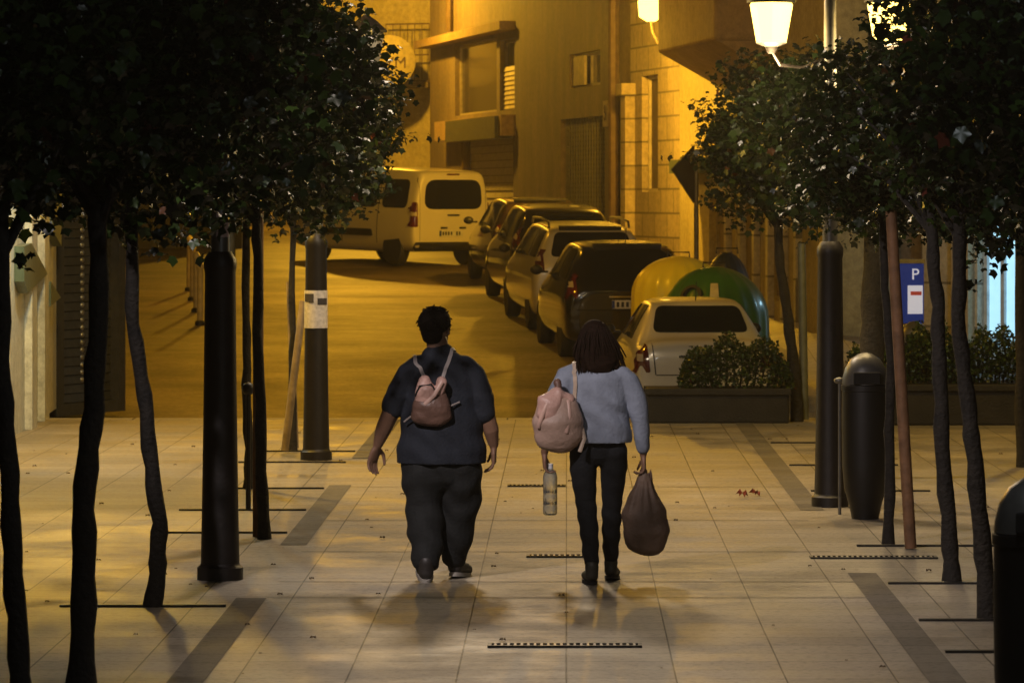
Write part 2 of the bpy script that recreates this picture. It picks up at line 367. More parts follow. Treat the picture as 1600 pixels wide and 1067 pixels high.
# wall lamp on a curved bracket, far up the street
def wall_lamp(loc, label, wx):
    t = thing('wall_lamp', label, 'street lamp', loc)
    m = MB(); m.lathe([(.07, -.24), (.2, -.16), (.22, .1), (.12, .26)], 16); g = m.build('lamp_glass', mat('wall_lamp_glass', (.9, .7, .3), .5, emit=(1.0, .60, .09), estr=7), t)
    m = MB(); m.lathe([(.24, .26), (.2, .34), (.05, .42)], 16); m.build('lamp_cap', iron, t)
    m = MB(); m.tube([(0, 0, -.24), (.03, 0, -.42), (.12, 0, -.6), (.3, .05, -.74), (wx, .1, -.8)], .025, 8); m.build('bracket', iron, t)
    return t
wl = wall_lamp(PT(1017, 12, 69), 'glowing wall lamp on a curved bracket high above the parked cars', .55)
lamp('wall_lamp_light', (wl.location.x - .25, wl.location.y - .6, wl.location.z - .45), 1900, SODIUM, .15)

# ------------------------------------------------------------------ buildings
def wallmat(name, base, course=.0, rough=.8, stain=.3):
    m = bpy.data.materials.new(name); m.use_nodes = True; nt = m.node_tree; N = nt.nodes; L = nt.links; b = N['Principled BSDF']
    tc = N.new('ShaderNodeTexCoord'); n = N.new('ShaderNodeTexNoise'); n.inputs['Scale'].default_value = .9; n.inputs['Detail'].default_value = 9; n.inputs['Roughness'].default_value = .7
    mp = N.new('ShaderNodeMapping'); mp.inputs['Scale'].default_value = (1.6, 1.6, .5); L.new(tc.outputs['Object'], mp.inputs[0]); L.new(mp.outputs[0], n.inputs['Vector'])
    r = N.new('ShaderNodeMapRange'); r.inputs['From Min'].default_value = .3; r.inputs['From Max'].default_value = .7; r.inputs['To Min'].default_value = 1 - stain; r.inputs['To Max'].default_value = 1.12
    L.new(n.outputs['Fac'], r.inputs['Value']); sc = N.new('ShaderNodeVectorMath'); sc.operation = 'SCALE'; sc.inputs[0].default_value = base
    if course:
        w = N.new('ShaderNodeTexBrick'); mp2 = N.new('ShaderNodeMapping'); mp2.inputs['Rotation'].default_value = (R(90), 0, 0); L.new(tc.outputs['Object'], mp2.inputs[0]); L.new(mp2.outputs[0], w.inputs['Vector'])
        w.inputs['Scale'].default_value = 1; w.inputs['Brick Width'].default_value = course * 2.2; w.inputs['Row Height'].default_value = course; w.inputs['Mortar Size'].default_value = .018
        w.inputs['Color1'].default_value = (*[c * .85 for c in base], 1); w.inputs['Color2'].default_value = (*[c * 1.1 for c in base], 1); w.inputs['Mortar'].default_value = (*[c * .35 for c in base], 1)
        L.new(w.outputs['Color'], sc.inputs[0])
    g = N.new('ShaderNodeTexNoise'); g.inputs['Scale'].default_value = 9; g.inputs['Detail'].default_value = 7; g.inputs['Roughness'].default_value = .8; L.new(tc.outputs['Object'], g.inputs['Vector'])
    gr = N.new('ShaderNodeMapRange'); gr.inputs['From Min'].default_value = .3; gr.inputs['From Max'].default_value = .7; gr.inputs['To Min'].default_value = .6; gr.inputs['To Max'].default_value = 1.35; L.new(g.outputs['Fac'], gr.inputs['Value'])
    gm_ = N.new('ShaderNodeMath'); gm_.operation = 'MULTIPLY'; L.new(r.outputs[0], gm_.inputs[0]); L.new(gr.outputs[0], gm_.inputs[1])
    L.new(gm_.outputs[0], sc.inputs['Scale']); L.new(sc.outputs[0], b.inputs['Base Color']); b.inputs['Roughness'].default_value = rough
    n2 = N.new('ShaderNodeTexNoise'); n2.inputs['Scale'].default_value = 30; L.new(tc.outputs['Object'], n2.inputs['Vector'])
    bp = N.new('ShaderNodeBump'); bp.inputs['Strength'].default_value = .4; bp.inputs['Distance'].default_value = .01; L.new(n2.outputs['Fac'], bp.inputs['Height']); L.new(bp.outputs[0], b.inputs['Normal'])
    return m
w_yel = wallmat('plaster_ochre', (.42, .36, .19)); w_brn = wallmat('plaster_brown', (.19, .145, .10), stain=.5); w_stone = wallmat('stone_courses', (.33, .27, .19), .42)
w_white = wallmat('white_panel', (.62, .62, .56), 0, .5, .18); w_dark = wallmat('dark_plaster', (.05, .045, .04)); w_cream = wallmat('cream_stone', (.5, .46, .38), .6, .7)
w_bay = wallmat('bay_render', (.32, .22, .12))
dkglass = mat('dark_window_glass', (.012, .012, .013), .12, nscale=3); wood = mat('shutter_wood', (.16, .12, .08), .6); framem = mat('window_frame_paint', (.3, .26, .2), .5)
shutter = mat('roller_shutter', (.42, .38, .3), .45); pipem = mat('downpipe_metal', (.12, .08, .05), .5, .3)
class Wall:
    """a facade from plan point a to b (left to right as the viewer sees it); s runs along it, z up, its face turned to the viewer"""
    def __init__(w, name, label, a, b, z0, z1, m, thick=.5, openings=(), cat='building', depth=.22):
        w.a = Vector((a[0], a[1], 0)); d = Vector((b[0], b[1], 0)) - w.a; w.L = d.length; w.rz = math.atan2(d.y, d.x)
        w.t = thing(name, label, cat, (a[0], a[1], 0), w.rz); mb = MB()
        S = sorted({0, w.L} | {q for o in openings for q in (o[0], o[2])}); Z = sorted({z0, z1} | {q for o in openings for q in (o[1], o[3])})
        for i in range(len(S) - 1):
            for j in range(len(Z) - 1):
                cs, cz = (S[i] + S[i + 1]) / 2, (Z[j] + Z[j + 1]) / 2
                if any(o[0] < cs < o[2] and o[1] < cz < o[3] for o in openings): continue
                mb.add([(S[i], 0, Z[j]), (S[i + 1], 0, Z[j]), (S[i + 1], 0, Z[j + 1]), (S[i], 0, Z[j + 1])], [(0, 1, 2, 3)])
        for s0, q0, s1, q1 in openings:
            mb.add([(s0, 0, q0), (s1, 0, q0), (s1, 0, q1), (s0, 0, q1), (s0, depth, q0), (s1, depth, q0), (s1, depth, q1), (s0, depth, q1)], [(0, 1, 5, 4), (1, 2, 6, 5), (2, 3, 7, 6), (3, 0, 4, 7)])
        T = max(thick, depth + .1)
        mb.add([(0, 0, z0), (w.L, 0, z0), (w.L, 0, z1), (0, 0, z1), (0, T, z0), (w.L, T, z0), (w.L, T, z1), (0, T, z1)], [(4, 7, 6, 5), (0, 4, 5, 1), (3, 2, 6, 7), (0, 3, 7, 4), (1, 5, 6, 2)])
        mb.build('wall', m, w.t, smooth=False)
    def window(w, o, glass=dkglass, fr=framem, name='window', depth=.14, mull=1, fw=.06):
        s0, z0, s1, z1 = o; f = MB()
        f.box(((s0 + s1) / 2, depth, z0 + fw / 2), (s1 - s0, .05, fw)); f.box(((s0 + s1) / 2, depth, z1 - fw / 2), (s1 - s0, .05, fw))
        f.box((s0 + fw / 2, depth, (z0 + z1) / 2), (fw, .052, z1 - z0 - 2 * fw)); f.box((s1 - fw / 2, depth, (z0 + z1) / 2), (fw, .052, z1 - z0 - 2 * fw))
        for k in range(mull): f.box((s0 + (s1 - s0) * (k + 1) / (mull + 1), depth, (z0 + z1) / 2), (fw, .048, z1 - z0 - 2 * fw))
        fo = f.build(name, fr, w.t, smooth=False); g = MB(); g.box(((s0 + s1) / 2, depth + .03, (z0 + z1) / 2), (s1 - s0 - .02, .012, z1 - z0 - .02)); g.build('pane', glass, fo, smooth=False); return fo
    def slats(w, o, m, name='shutter', step=.09, depth=.1, par=None):
        s0, z0, s1, z1 = o; f = MB(); n = int((z1 - z0) / step)
        for k in range(n):
            z = z0 + (k + .5) * (z1 - z0) / n; f.add([(s0 + .01, depth, z - step * .45), (s1 - .01, depth, z - step * .45), (s1 - .01, depth + .03, z + step * .5), (s0 + .01, depth + .03, z + step * .5)], [(0, 1, 2, 3)])
            f.add([(s0 + .01, depth, z - step * .45), (s1 - .01, depth, z - step * .45), (s1 - .01, depth + .05, z - step * .45), (s0 + .01, depth + .05, z - step * .45)], [(0, 1, 2, 3)])
        return f.build(name, m, par or w.t, smooth=False)
    def box(w, name, m, s0, s1, z0, z1, n0, n1, par=None, bevel=0):
        """n: metres proud of the face (towards the viewer)"""
        f = MB(); f.box(((s0 + s1) / 2, -(n0 + n1) / 2, (z0 + z1) / 2), (s1 - s0, n1 - n0, z1 - z0)); return f.build(name, m, par or w.t, smooth=False, bevel=bevel)
    def pix(w, x, y):
        """(s, z) on this wall seen at photo pixel (x, y)"""
        d = Vector(((x - PX) / FP, 1)); u = Vector((math.cos(w.rz), math.sin(w.rz)))
        det = d.x * (-u.y) + u.x * d.y; t = (w.a.x * (-u.y) + u.x * w.a.y) / det
        p = d * t; s = (p - Vector((w.a.x, w.a.y))).dot(u); return s, CH - (y - PY) * t / FP
def opening(w0, x0, y0, x1, y1):
    s0, za = w0.pix(x0, y0); s1, zb = w0.pix(x1, y0); _, zc = w0.pix(x0, y1); _, zd = w0.pix(x1, y1); return (s0, (zc + zd) / 2, s1, (za + zb) / 2)
class Probe:
    def __init__(p, a, b):
        p.a = Vector((a[0], a[1], 0)); d = Vector((b[0], b[1], 0)) - p.a; p.rz = math.atan2(d.y, d.x)
    pix = Wall.pix
def XD(x, D): return (gx(x, D), D)

# far yellow wall, lit by the lamp beyond the trees
a, b = XD(380, 101), XD(676, 99); pr = Probe(a, b)
ops = [opening(pr, 560, 60, 590, 200)]
wf = Wall('yellow_building', 'bright yellow lit building with a round sign at the far end of the street', a, b, 1.5, 14, w_yel, openings=ops)
for o in ops: wf.window(o, wood)
s0, zt = wf.pix(618, 40); s1, zb_ = wf.pix(668, 128)
rail = MB()
for z in (zt, (zt + zb_) / 2 * .99, zb_): rail.tube([(s0, -.55, z), (s1 + .3, -.55, z)], .02, 6)
for k in range(7): rail.tube([(s0 + k * (s1 + .3 - s0) / 6, -.55, zb_), (s0 + k * (s1 + .3 - s0) / 6, -.55, zt)], .012, 6)
rl = rail.build('balcony_rail', pipem, wf.t)
wf.box('balcony_slab', w_brn, s0 - .2, s1 + .3, zb_ - .16, zb_ - .03, 0, .62)
# sign
sp = PT(609, 96, 97.5)
sg = thing('round_sign', 'pale round sign with dark GYM letters hanging by the yellow wall', 'sign', sp)
m = MB(); m.lathe([(.60, -.04), (.62, -.03), (.62, .03), (.60, .04)], 32); m.build('disc', mat('sign_disc', (.33, .28, .15), .6), sg, rot=(R(90), 0, 0))
text_mesh('GYM', .38, .012, 'lettering', mat('sign_letters', (.06, .03, .03), .6), sg, (0, -.06, -.05))
m = MB(); m.tube([(0, .05, .6), (0, 1.5, .6)], .03, 8); m.build('bracket', pipem, sg)

# brown house: receding facade, left part with big window and shutter
a, b = XD(672, 97), XD(806, 86); pr = Probe(a, b)
o_big = opening(pr, 711, 66, 776, 178); o_bl = opening(pr, 781, 62, 804, 172); o_gar = opening(pr, 724, 216, 802, 322); 
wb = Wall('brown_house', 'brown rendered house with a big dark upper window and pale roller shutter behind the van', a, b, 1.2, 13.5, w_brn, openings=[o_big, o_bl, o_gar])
wb.window(o_big, mull=0, fw=.05); fb = wb.window(o_bl, mull=0, fr=framem)
s0, z0, s1, z1 = o_bl; wb.slats((s0 + .02, z0 + .02, s1 - .02, z0 + (z1 - z0) * .62), mat('blind_cream', (.72, .62, .42), .5), 'blind', .1, .07)
wb.slats(o_gar, shutter, 'garage_shutter', .16, .12)
sA, zA = wb.pix(806, 196); sB, _ = wb.pix(700, 196)
wb.box('ledge', w_bay, sB, sA, zA - .22, zA + .22, .002, .32); wb.box('canopy', mat('canopy_green', (.05, .05, .035), .7), o_gar[0] - .1, o_gar[2], o_gar[3] - .05, o_gar[3] + .42, .003, .4)
s, z = wb.pix(674, 72); wb.box('cornice', w_bay, -.3, sA, z - .06, z + .12, .003, .35)
m = MB(); s, z = wb.pix(708, 60); m.tube([(s, -.08, z + .15), (s, -.08, 13)], .09, 8); m.build('downpipe', pipem, wb.t)
s, z = wb.pix(735, 215); m = MB(); m.tube([(s, -.1, 1.2), (s, -.1, z)], .1, 8); m.build('post', pipem, wb.t)
# house wall with window and dark gate
a, b = XD(806, 85.6), XD(985, 74); pr = Probe(a, b)
o_w = opening(pr, 890, 82, 938, 136); o_g = opening(pr, 876, 184, 945, 345)
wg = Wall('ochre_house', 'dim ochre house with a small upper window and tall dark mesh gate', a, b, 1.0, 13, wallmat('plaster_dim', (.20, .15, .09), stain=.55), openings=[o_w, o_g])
wg.window(o_w, mull=1); s0, z0, s1, z1 = o_w; wg.box('shutter', mat('pale_shutter', (.5, .42, .26), .5), s0 + .05, s0 + (s1 - s0) * .42, z0 + .05, z1 - .05, -.09, -.04)
m = MB(); s0, z0, s1, z1 = o_g
for k in range(17): m.box((s0 + (k + .5) * (s1 - s0) / 17, .1, (z0 + z1) / 2), (.035, .03, z1 - z0))
nz = 22
for k in range(nz): m.box(((s0 + s1) / 2, .12, z0 + (k + .5) * (z1 - z0) / nz), (s1 - s0, .02, .05))
gt = m.build('gate', mat('gate_iron', (.09, .085, .05), .5, .3), wg.t, smooth=False); m = MB(); m.box(((s0 + s1) / 2, .2, (z0 + z1) / 2), (s1 - s0, .02, z1 - z0)); m.build('gate_panel', mat('gate_dark', (.02, .02, .015), .6), gt, smooth=False)
s, z = wg.pix(949, 178); pl = wg.box('number_plaque', mat('plaque', (.5, .42, .3), .5), s - .22, s + .22, z - .24, z + .24, .002, .04)
text_mesh('5', .42, .006, 'number', mat('sign_letters', (0, 0, 0)), pl, (s, -.05, z))
s, _ = wg.pix(968, 100); m = MB(); m.tube([(s, -.1, 1), (s, -.1, 13)], .11, 8); m.build('downpipe', pipem, wg.t)
# right hand row, from the far corner towards the viewer
a, b = XD(985, 73.6), XD(1062, 70); pr = Probe(a, b)
o1 = opening(pr, 1003, 118, 1028, 300)
wc = Wall('stone_house', 'narrow house of coursed stone with quoins under the glowing wall lamp', a, b, .9, 12, w_stone, openings=[o1])
wc.window(o1, mat('dim_door', (.07, .05, .03), .7), mull=0)
s, z = wc.pix(992, 150); wc.box('pilaster', w_stone, 0, .35, .9, z, .002, .18); wc.box('capital', w_stone, -.05, .42, z, z + .22, .003, .26)
a, b = XD(1062, 69.8), XD(1300, 56.5); pr = Probe(a, b)
o_d = [opening(pr, 1108, 300, 1132, 470), opening(pr, 1150, 300, 1180, 470), opening(pr, 1196, 300, 1226, 470), opening(pr, 1150, 130, 1180, 240), opening(pr, 1200, 120, 1235, 235)]
wr = Wall('yellow_corner_house', 'bright yellow plastered house behind the recycling containers with a projecting bay', a, b, .2, 11, w_yel, openings=o_d)
for i, o in enumerate(o_d): wr.window(o, wood if i < 3 else dkglass, name='door' if i < 3 else 'window', mull=1 if i > 2 else 0)
s0, z0 = wr.pix(1092, 262); s1, _ = wr.pix(1138, 262)
aw = wr.box('shop_awning', mat('awning_green', (.04, .07, .05), .7), s0, s1 + .2, z0 - .1, z0 + .12, .003, .5); wr.box('fascia', w_cream, s0, s1 + .2, z0 - .45, z0 - .12, .003, .12)
s0, z0 = wr.pix(1122, 84); s1, _ = wr.pix(1215, 84)
bay = wr.box('bay', w_bay, s0 - .2, s1, z0, z0 + 3, .002, .95, bevel=.05)
m = MB(); zz = z0 - .002
m.add([(s0 - .2, 0, zz - .5), (s1, 0, zz - .5), (s1, -.9, zz), (s0 - .2, -.9, zz), (s0 - .2, 0, zz), (s1, 0, zz)], [(0, 1, 2, 3), (0, 3, 4), (1, 5, 2), (3, 2, 5, 4)]); m.build('corbel', w_bay, bay, smooth=False)
for k in range(6):
    s, _ = wr.pix(1142 + k * 22, 300); wr.box('pilaster', w_cream, s - .09, s + .09, .2, 3.3, .002, .1)
# right hand shops
a, b = XD(1302, 57), XD(1440, 57); pr = Probe(a, b)
wd = Wall('dark_shopfront', 'unlit brown shopfront between the tree trunks behind the parking sign', a, b, -.2, 9, w_brn, openings=[opening(pr, 1340, 380, 1395, 560)]); wd.window(opening(pr, 1340, 380, 1395, 560), mull=1)
a, b = XD(1440, 56.5), XD(1700, 54); pr = Probe(a, b)
o_s = opening(pr, 1527, 340, 1586, 560); o_s2 = opening(pr, 1600, 340, 1670, 560)
ws = Wall('corner_shop', 'cream stone shop with a bright pale blue window on the far right', a, b, -.2, 9, w_cream, openings=[o_s, o_s2])
blue_e = mat('shop_glow', (.3, .5, .6), .4, emit=(.38, .72, .92), estr=1.15)
ws.window(o_s, blue_e, mat('white_frame', (.5, .55, .6), .4), name='shop_window', mull=1, fw=.07); ws.window(o_s2, dkglass, mull=0, name='shop_window')
s, z = ws.pix(1500, 400); ws.box('pilaster', wallmat('ochre_stone', (.42, .34, .22)), s - .05, s + .28, -.2, z + 3, .002, .12)
s, z = ws.pix(1592, 400); ps_ = ws.box('shop_notice', mat('notice_white', (.6, .65, .7), .4, emit=(.5, .7, .9), estr=.5), s - .02, s + .2, z - .1, z + .0, .01, .02)
lamp('shop_light', (gx(1555, 53.5), 53.3, 2.2), 45, (.45, .8, 1.0), .2)
# left side
a, b = XD(-160, 37.0), XD(14, 39.9)
wl1 = Wall('blue_lit_shop', 'dark shop edge with faint blue light put into its wall colour at the left border', a, b, 0, 7, wallmat('blue_glow_wall', (.06, .08, .1)), thick=.6)  # the blue shop light here is put into the wall colour
a, b = XD(16, 40.2), XD(88, 46.0); pr = Probe(a, b)
ww = Wall('white_shopfront', 'white panelled shopfront with green diamond shapes at the left edge', a, b, 0, 8, w_white, thick=.5)
grn = mat('green_grey_tile', (.09, .13, .10), .35)
def poly_on(w, pts, m_, name, n=.1):
    q = [w.pix(*p) for p in pts]; k = len(q); mb = MB()
    mb.add([(s, -.002, z) for s, z in q] + [(s, -n, z) for s, z in q], [tuple(range(k)), tuple(range(k, 2 * k))] + [(i, (i + 1) % k, k + (i + 1) % k, k + i) for i in range(k)]); return mb.build(name, m_, w.t, smooth=False)
poly_on(ww, [(22, 385), (34, 380), (60, 428), (28, 458), (22, 440)], grn, 'diamond_tile'); poly_on(ww, [(65, 440), (81, 465), (65, 478)], grn, 'triangle_tile'); poly_on(ww, [(68, 290), (82, 300), (82, 385), (78, 378), (68, 360)], grn, 'tall_tile')
for x, yb in ((42, 664), (62, 664)):
    s, z = ww.pix(x, 500); ww.box('pilaster', w_white, s - .3, s + .3, 0, 7.5, .002, .08)
a, b = XD(90, 46.2), XD(196, 47.5); pr = Probe(a, b)
o_sh = opening(pr, 100, 330, 186, 628)
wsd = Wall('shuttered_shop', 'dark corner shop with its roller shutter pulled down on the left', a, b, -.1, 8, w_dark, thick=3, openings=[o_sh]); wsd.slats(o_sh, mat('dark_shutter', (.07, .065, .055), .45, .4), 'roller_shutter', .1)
s, z = wsd.pix(125, 400); m = MB()
for k in range(26): m.ell((s, -.03, .3 + k * .085), (.035, .02, .032), 8, 5)
m.build('hanging_chain', mat('chain_steel', (.5, .5, .52), .35, .9), wsd.t)
a, b = XD(-60, 84), XD(378, 84)
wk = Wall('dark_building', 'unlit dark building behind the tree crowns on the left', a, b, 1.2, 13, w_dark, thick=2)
# pavement by the right hand houses
m = MB(); pts = [(2.0, 47), (3.3, 47), (6, 54), (3.4, 57), (1.6, 71), (.6, 74.5), (-1.4, 87), (-3, 98), (-4.6, 98), (-2.2, 84), (-.2, 73), (.5, 68), (2.3, 55.5)]
k = len(pts); m.add([(x, y, road_z(y) + .1) for x, y in pts] + [(x, y, road_z(y) - .05) for x, y in pts], [tuple(range(k))] + [(i, (i + 1) % k, k + (i + 1) % k, k + i) for i in range(k)])
tag(m.build('pavement', pav, smooth=False), kind='structure')
# bollards on the left side of the road
bol = thing('bollard', 'first bollard of the row left of the road', 'bollard', (0, 0, 0), 0, 'bollards along the left kerb')
m = MB(); m.lathe([(.055, 0), (.05, .1), (.045, .82), (.06, .84), (.055, .9), (.02, .94)], 14); m.build('shaft', mat('bollard_paint', (.5, .42, .25), .4), bol)
m = MB(); m.lathe([(.08, 0), (.08, .05), (.056, .07)], 14); m.build('foot', iron, bol)
for i, (x, yb, lb) in enumerate(((296, 455, 'pale bollard farthest up the road on the left'), (301, 470, 'pale bollard second farthest on the left of the road'), (307, 488, 'pale bollard second nearest on the left of the road'), (313, 508, 'pale bollard nearest the lamp post on the left of the road'))):
    D = 3.97 / (.035 + (yb - 310) / FP); o = bol if i == 0 else copy_tree(bol); o.location = (gx(x, D), D, road_z(D)); o['label'] = lb

# square sign seen from the side
sp = PT(1088, 470, 60); t = thing('road_sign', 'dark pointed road sign seen from behind on a thin pole by the yellow wall', 'road sign', (sp.x, 60, road_z(60)))
m = MB(); m.tube([(0, 0, .1), (0, 0, 2.5)], .035, 10); m.build('pole', greym, t)
m = MB(); m.add([(0, 0, -.42), (0, 0, .42), (-.42, 0, .07), (0, .03, -.42), (0, .03, .42), (-.42, .03, .07)], [(0, 1, 2), (3, 5, 4), (0, 3, 4, 1), (1, 4, 5, 2), (2, 5, 3, 0)])
o = m.build('panel', mat('sign_back', (.03, .027, .022), .6, .1), t, smooth=False, loc=(-.03, -.05, 2.22)); o.rotation_euler = (0, 0, R(38))
# parking sign totem
sp = PT(1422, 500, 52); t = thing('parking_sign', 'blue sign panel with a white letter P above the silver car', 'sign', (sp.x, 52, 0))
m = MB(); zt = PT(0, 412, 52).z; zb_ = PT(0, 505, 52).z; m.box((0, 0, (zt + zb_) / 2), (.34, .12, zt - zb_)); m.build('panel', mat('sign_blue', (.01, .035, .22), .4, emit=(.01, .05, .35), estr=.25), t, smooth=False, bevel=.01)
m = MB(); m.box((0, 0, zt + .03), (.36, .14, .05)); m.build('cap', mat('cap_grey', (.4, .4, .42), .5), t, smooth=False)
m = MB(); m.box((0, 0, zb_ / 2 - .1), (.12, .08, zb_ + .2 - .002)); m.build('stand', iron, t, smooth=False)
we = mat('sign_white', (.75, .75, .78), .5, emit=(.8, .85, 1), estr=.45)
text_mesh('P', .2, .004, 'letter', we, t, (.06, -.068, zt - .14))
m = MB(); z = PT(0, 468, 52).z; m.box((.06, -.066, z), (.19, .012, .36)); nt_ = m.build('notice', we, t, smooth=False)
m = MB(); m.box((.07, -.075, z + .08), (.14, .006, .05)); m.build('red_band', mat('band_red', (.6, .08, .06), .5, emit=(.7, .1, .08), estr=.2), nt_, smooth=False)

# ------------------------------------------------------------------ vehicles
def stations_hull(st, name, m_, parent, sub=2):
    """st: list of (y, ztop, halfw, belt, roofw, zbottom)"""
    rings = []
    for (y, zt, w, belt, rw, zb) in st:
        belt = min(belt, zt - .07); mid = zb + (belt - zb) * .55
        half = [(0, zb), (w * .82, zb), (w * .97, zb + .05), (w, zb + (mid - zb) * .6), (w, mid), (w * .975, belt), (rw + (w * .975 - rw) * .08, zt - .075), (rw * .93, zt - .02), (rw * .5, zt), (0, zt)]
        rings.append([(x, y, z) for x, z in half] + [(-x, y, z) for x, z in half[-2:0:-1]])
    n = len(rings[0]); m = MB()
    for r in rings: m.v += r
    for i in range(len(rings) - 1):
        for k in range(n): m.f.append((i * n + k, i * n + (k + 1) % n, (i + 1) * n + (k + 1) % n, (i + 1) * n + k))
    for base, rev in ((0, 1), ((len(rings) - 1) * n, 0)):        # end caps as quads
        for k in range(0, 9):
            q = (base + k, base + k + 1, base + (n - k - 1) % n, base + (n - k) % n) if k else (base, base + 1, base + n - 1)
            if k == 8: q = (base + 8, base + 9, base + 10)
            m.f.append(q[::-1] if rev else q)
    m.mi = [0] * len(m.f)
    o = m.build(name, m_, parent); s = o.modifiers.new('s', 'SUBSURF'); s.levels = sub; s.render_levels = sub
    bake(o); return o
def rpoly(pts, r=.03, n=4):
    """round the corners of a polygon"""
    out = []; N = len(pts)
    for i in range(N):
        p = Vector(pts[i]); a = Vector(pts[i - 1]) - p; b = Vector(pts[(i + 1) % N]) - p
        rr = min(r, a.length * .45, b.length * .45); A = p + a.normalized() * rr; B = p + b.normalized() * rr
        for k in range(n + 1):
            u = k / n; out.append(A * (1 - u) ** 2 + p * 2 * u * (1 - u) + B * u * u)
    res = []
    for i in range(len(out)):
        p, q = out[i], out[(i + 1) % len(out)]; k = max(1, int((q - p).length / .09))
        for j in range(k): res.append(p.lerp(q, j / k))
    return res
def patch(bvh, pts, mode, name, m_, parent, off=.006, r=.03, side=1):
    """lay a rounded outline onto the hull from behind ('rear', x/z) or from the side ('side', y/z)"""
    P = rpoly(pts, r); c = sum(P, Vector((0, 0))) / len(P); n = len(P); m = MB(); rings = (1, 1, .75, .5, .25)
    def cast(q):
        if mode == 'rear': o_, d_ = Vector((q.x, -2, q.y)), Vector((0, 1, 0))
        elif mode == 'top': o_, d_ = Vector((q.x, q.y, 4)), Vector((0, 0, -1))
        elif mode == 'front': o_, d_ = Vector((q.x, 9, q.y)), Vector((0, -1, 0))
        else: o_, d_ = Vector((side * 3, q.x, q.y)), Vector((-side, 0, 0))
        h, nn, _, _ = bvh.ray_cast(o_, d_)
        if mode == 'rear' and name in ('tail_light', 'reverse_lamp', 'number_plate', 'bumper', 'lid_seam') and (h is None or h.y > .3):
            h, nn, _, _ = bvh.find_nearest(Vector((q.x, .12, q.y))); return h, nn
        if h is None:
            h, nn, _, _ = bvh.find_nearest(Vector((q.x, .3, q.y)) if mode == 'rear' else Vector((side * .9, q.x, q.y))); return h, nn
        if h is None: return o_ + d_ * (2 if mode == 'rear' else 2.2), -d_
        return h, (nn if nn.dot(d_) < 0 else -nn)
    for j, s in enumerate(rings):
        for q in P:
            h, nn = cast(c + (q - c) * s); m.v.append(tuple(h + nn * (off if j else -.01)))
    h, nn = cast(c); m.v.append(tuple(h + nn * off))
    for j in range(len(rings) - 1):
        for k in range(n): m.f.append((j * n + k, j * n + (k + 1) % n, (j + 1) * n + (k + 1) % n, (j + 1) * n + k))
    for k in range(n): m.f.append(((len(rings) - 1) * n + k, (len(rings) - 1) * n + (k + 1) % n, len(m.v) - 1))
    m.mi = [0] * len(m.f); return m.build(name, m_, parent)
tyre_m = mat('tyre_rubber', (.015, .015, .015), .75); rim_m = mat('rim_alloy', (.35, .34, .32), .35, .8); carglass = mat('car_glass', (.006, .007, .007), .08, nscale=2, spec=.6)
tail_m = mat('tail_lamp_red', (.09, .008, .006), .15, coat=1); trim_m = mat('black_trim', (.015, .015, .015), .55); plate_m = mat('plate_white', (.6, .6, .58), .5); chrome = mat('chrome', (.7, .7, .7), .12, 1)
lampclear = mat('lamp_clear', (.45, .4, .35), .15, coat=1); archm = mat('arch_black', (.006, .006, .006), .95)
def wheel(parent, x, y, r, w=.2, hub=True):
    s = 1 if x > 0 else -1; m = MB(); prof = [(r * .62, -w / 2), (r * .93, -w / 2), (r, -w * .35), (r, w * .35), (r * .93, w / 2), (r * .62, w / 2)]
    m.lathe(prof, 28); wt = thing_part('wheel', parent, (x, y, r)); t = m.build('tyre', tyre_m, wt, rot=(0, R(90), 0))
    m = MB(); m.lathe([(r * .6, -.05), (r * .62, .07), (r * .57, .08), (r * .5, .03), (r * .14, .04), (r * .1, .06)], 24); 
    for k in range(5):
        a = k * 2 * PI / 5; m.box((r * .34, 0, .055), (r * .5, r * .16, .03), M=Matrix.Rotation(a, 4, 'Z'))
    m.build('rim', rim_m, wt, rot=(0, R(90) * s, 0)); return wt
def thing_part(name, parent, loc):
    o = bpy.data.objects.new(name, None); o.location = loc; o.parent = parent; o.empty_display_size = .1; col.objects.link(o); return o
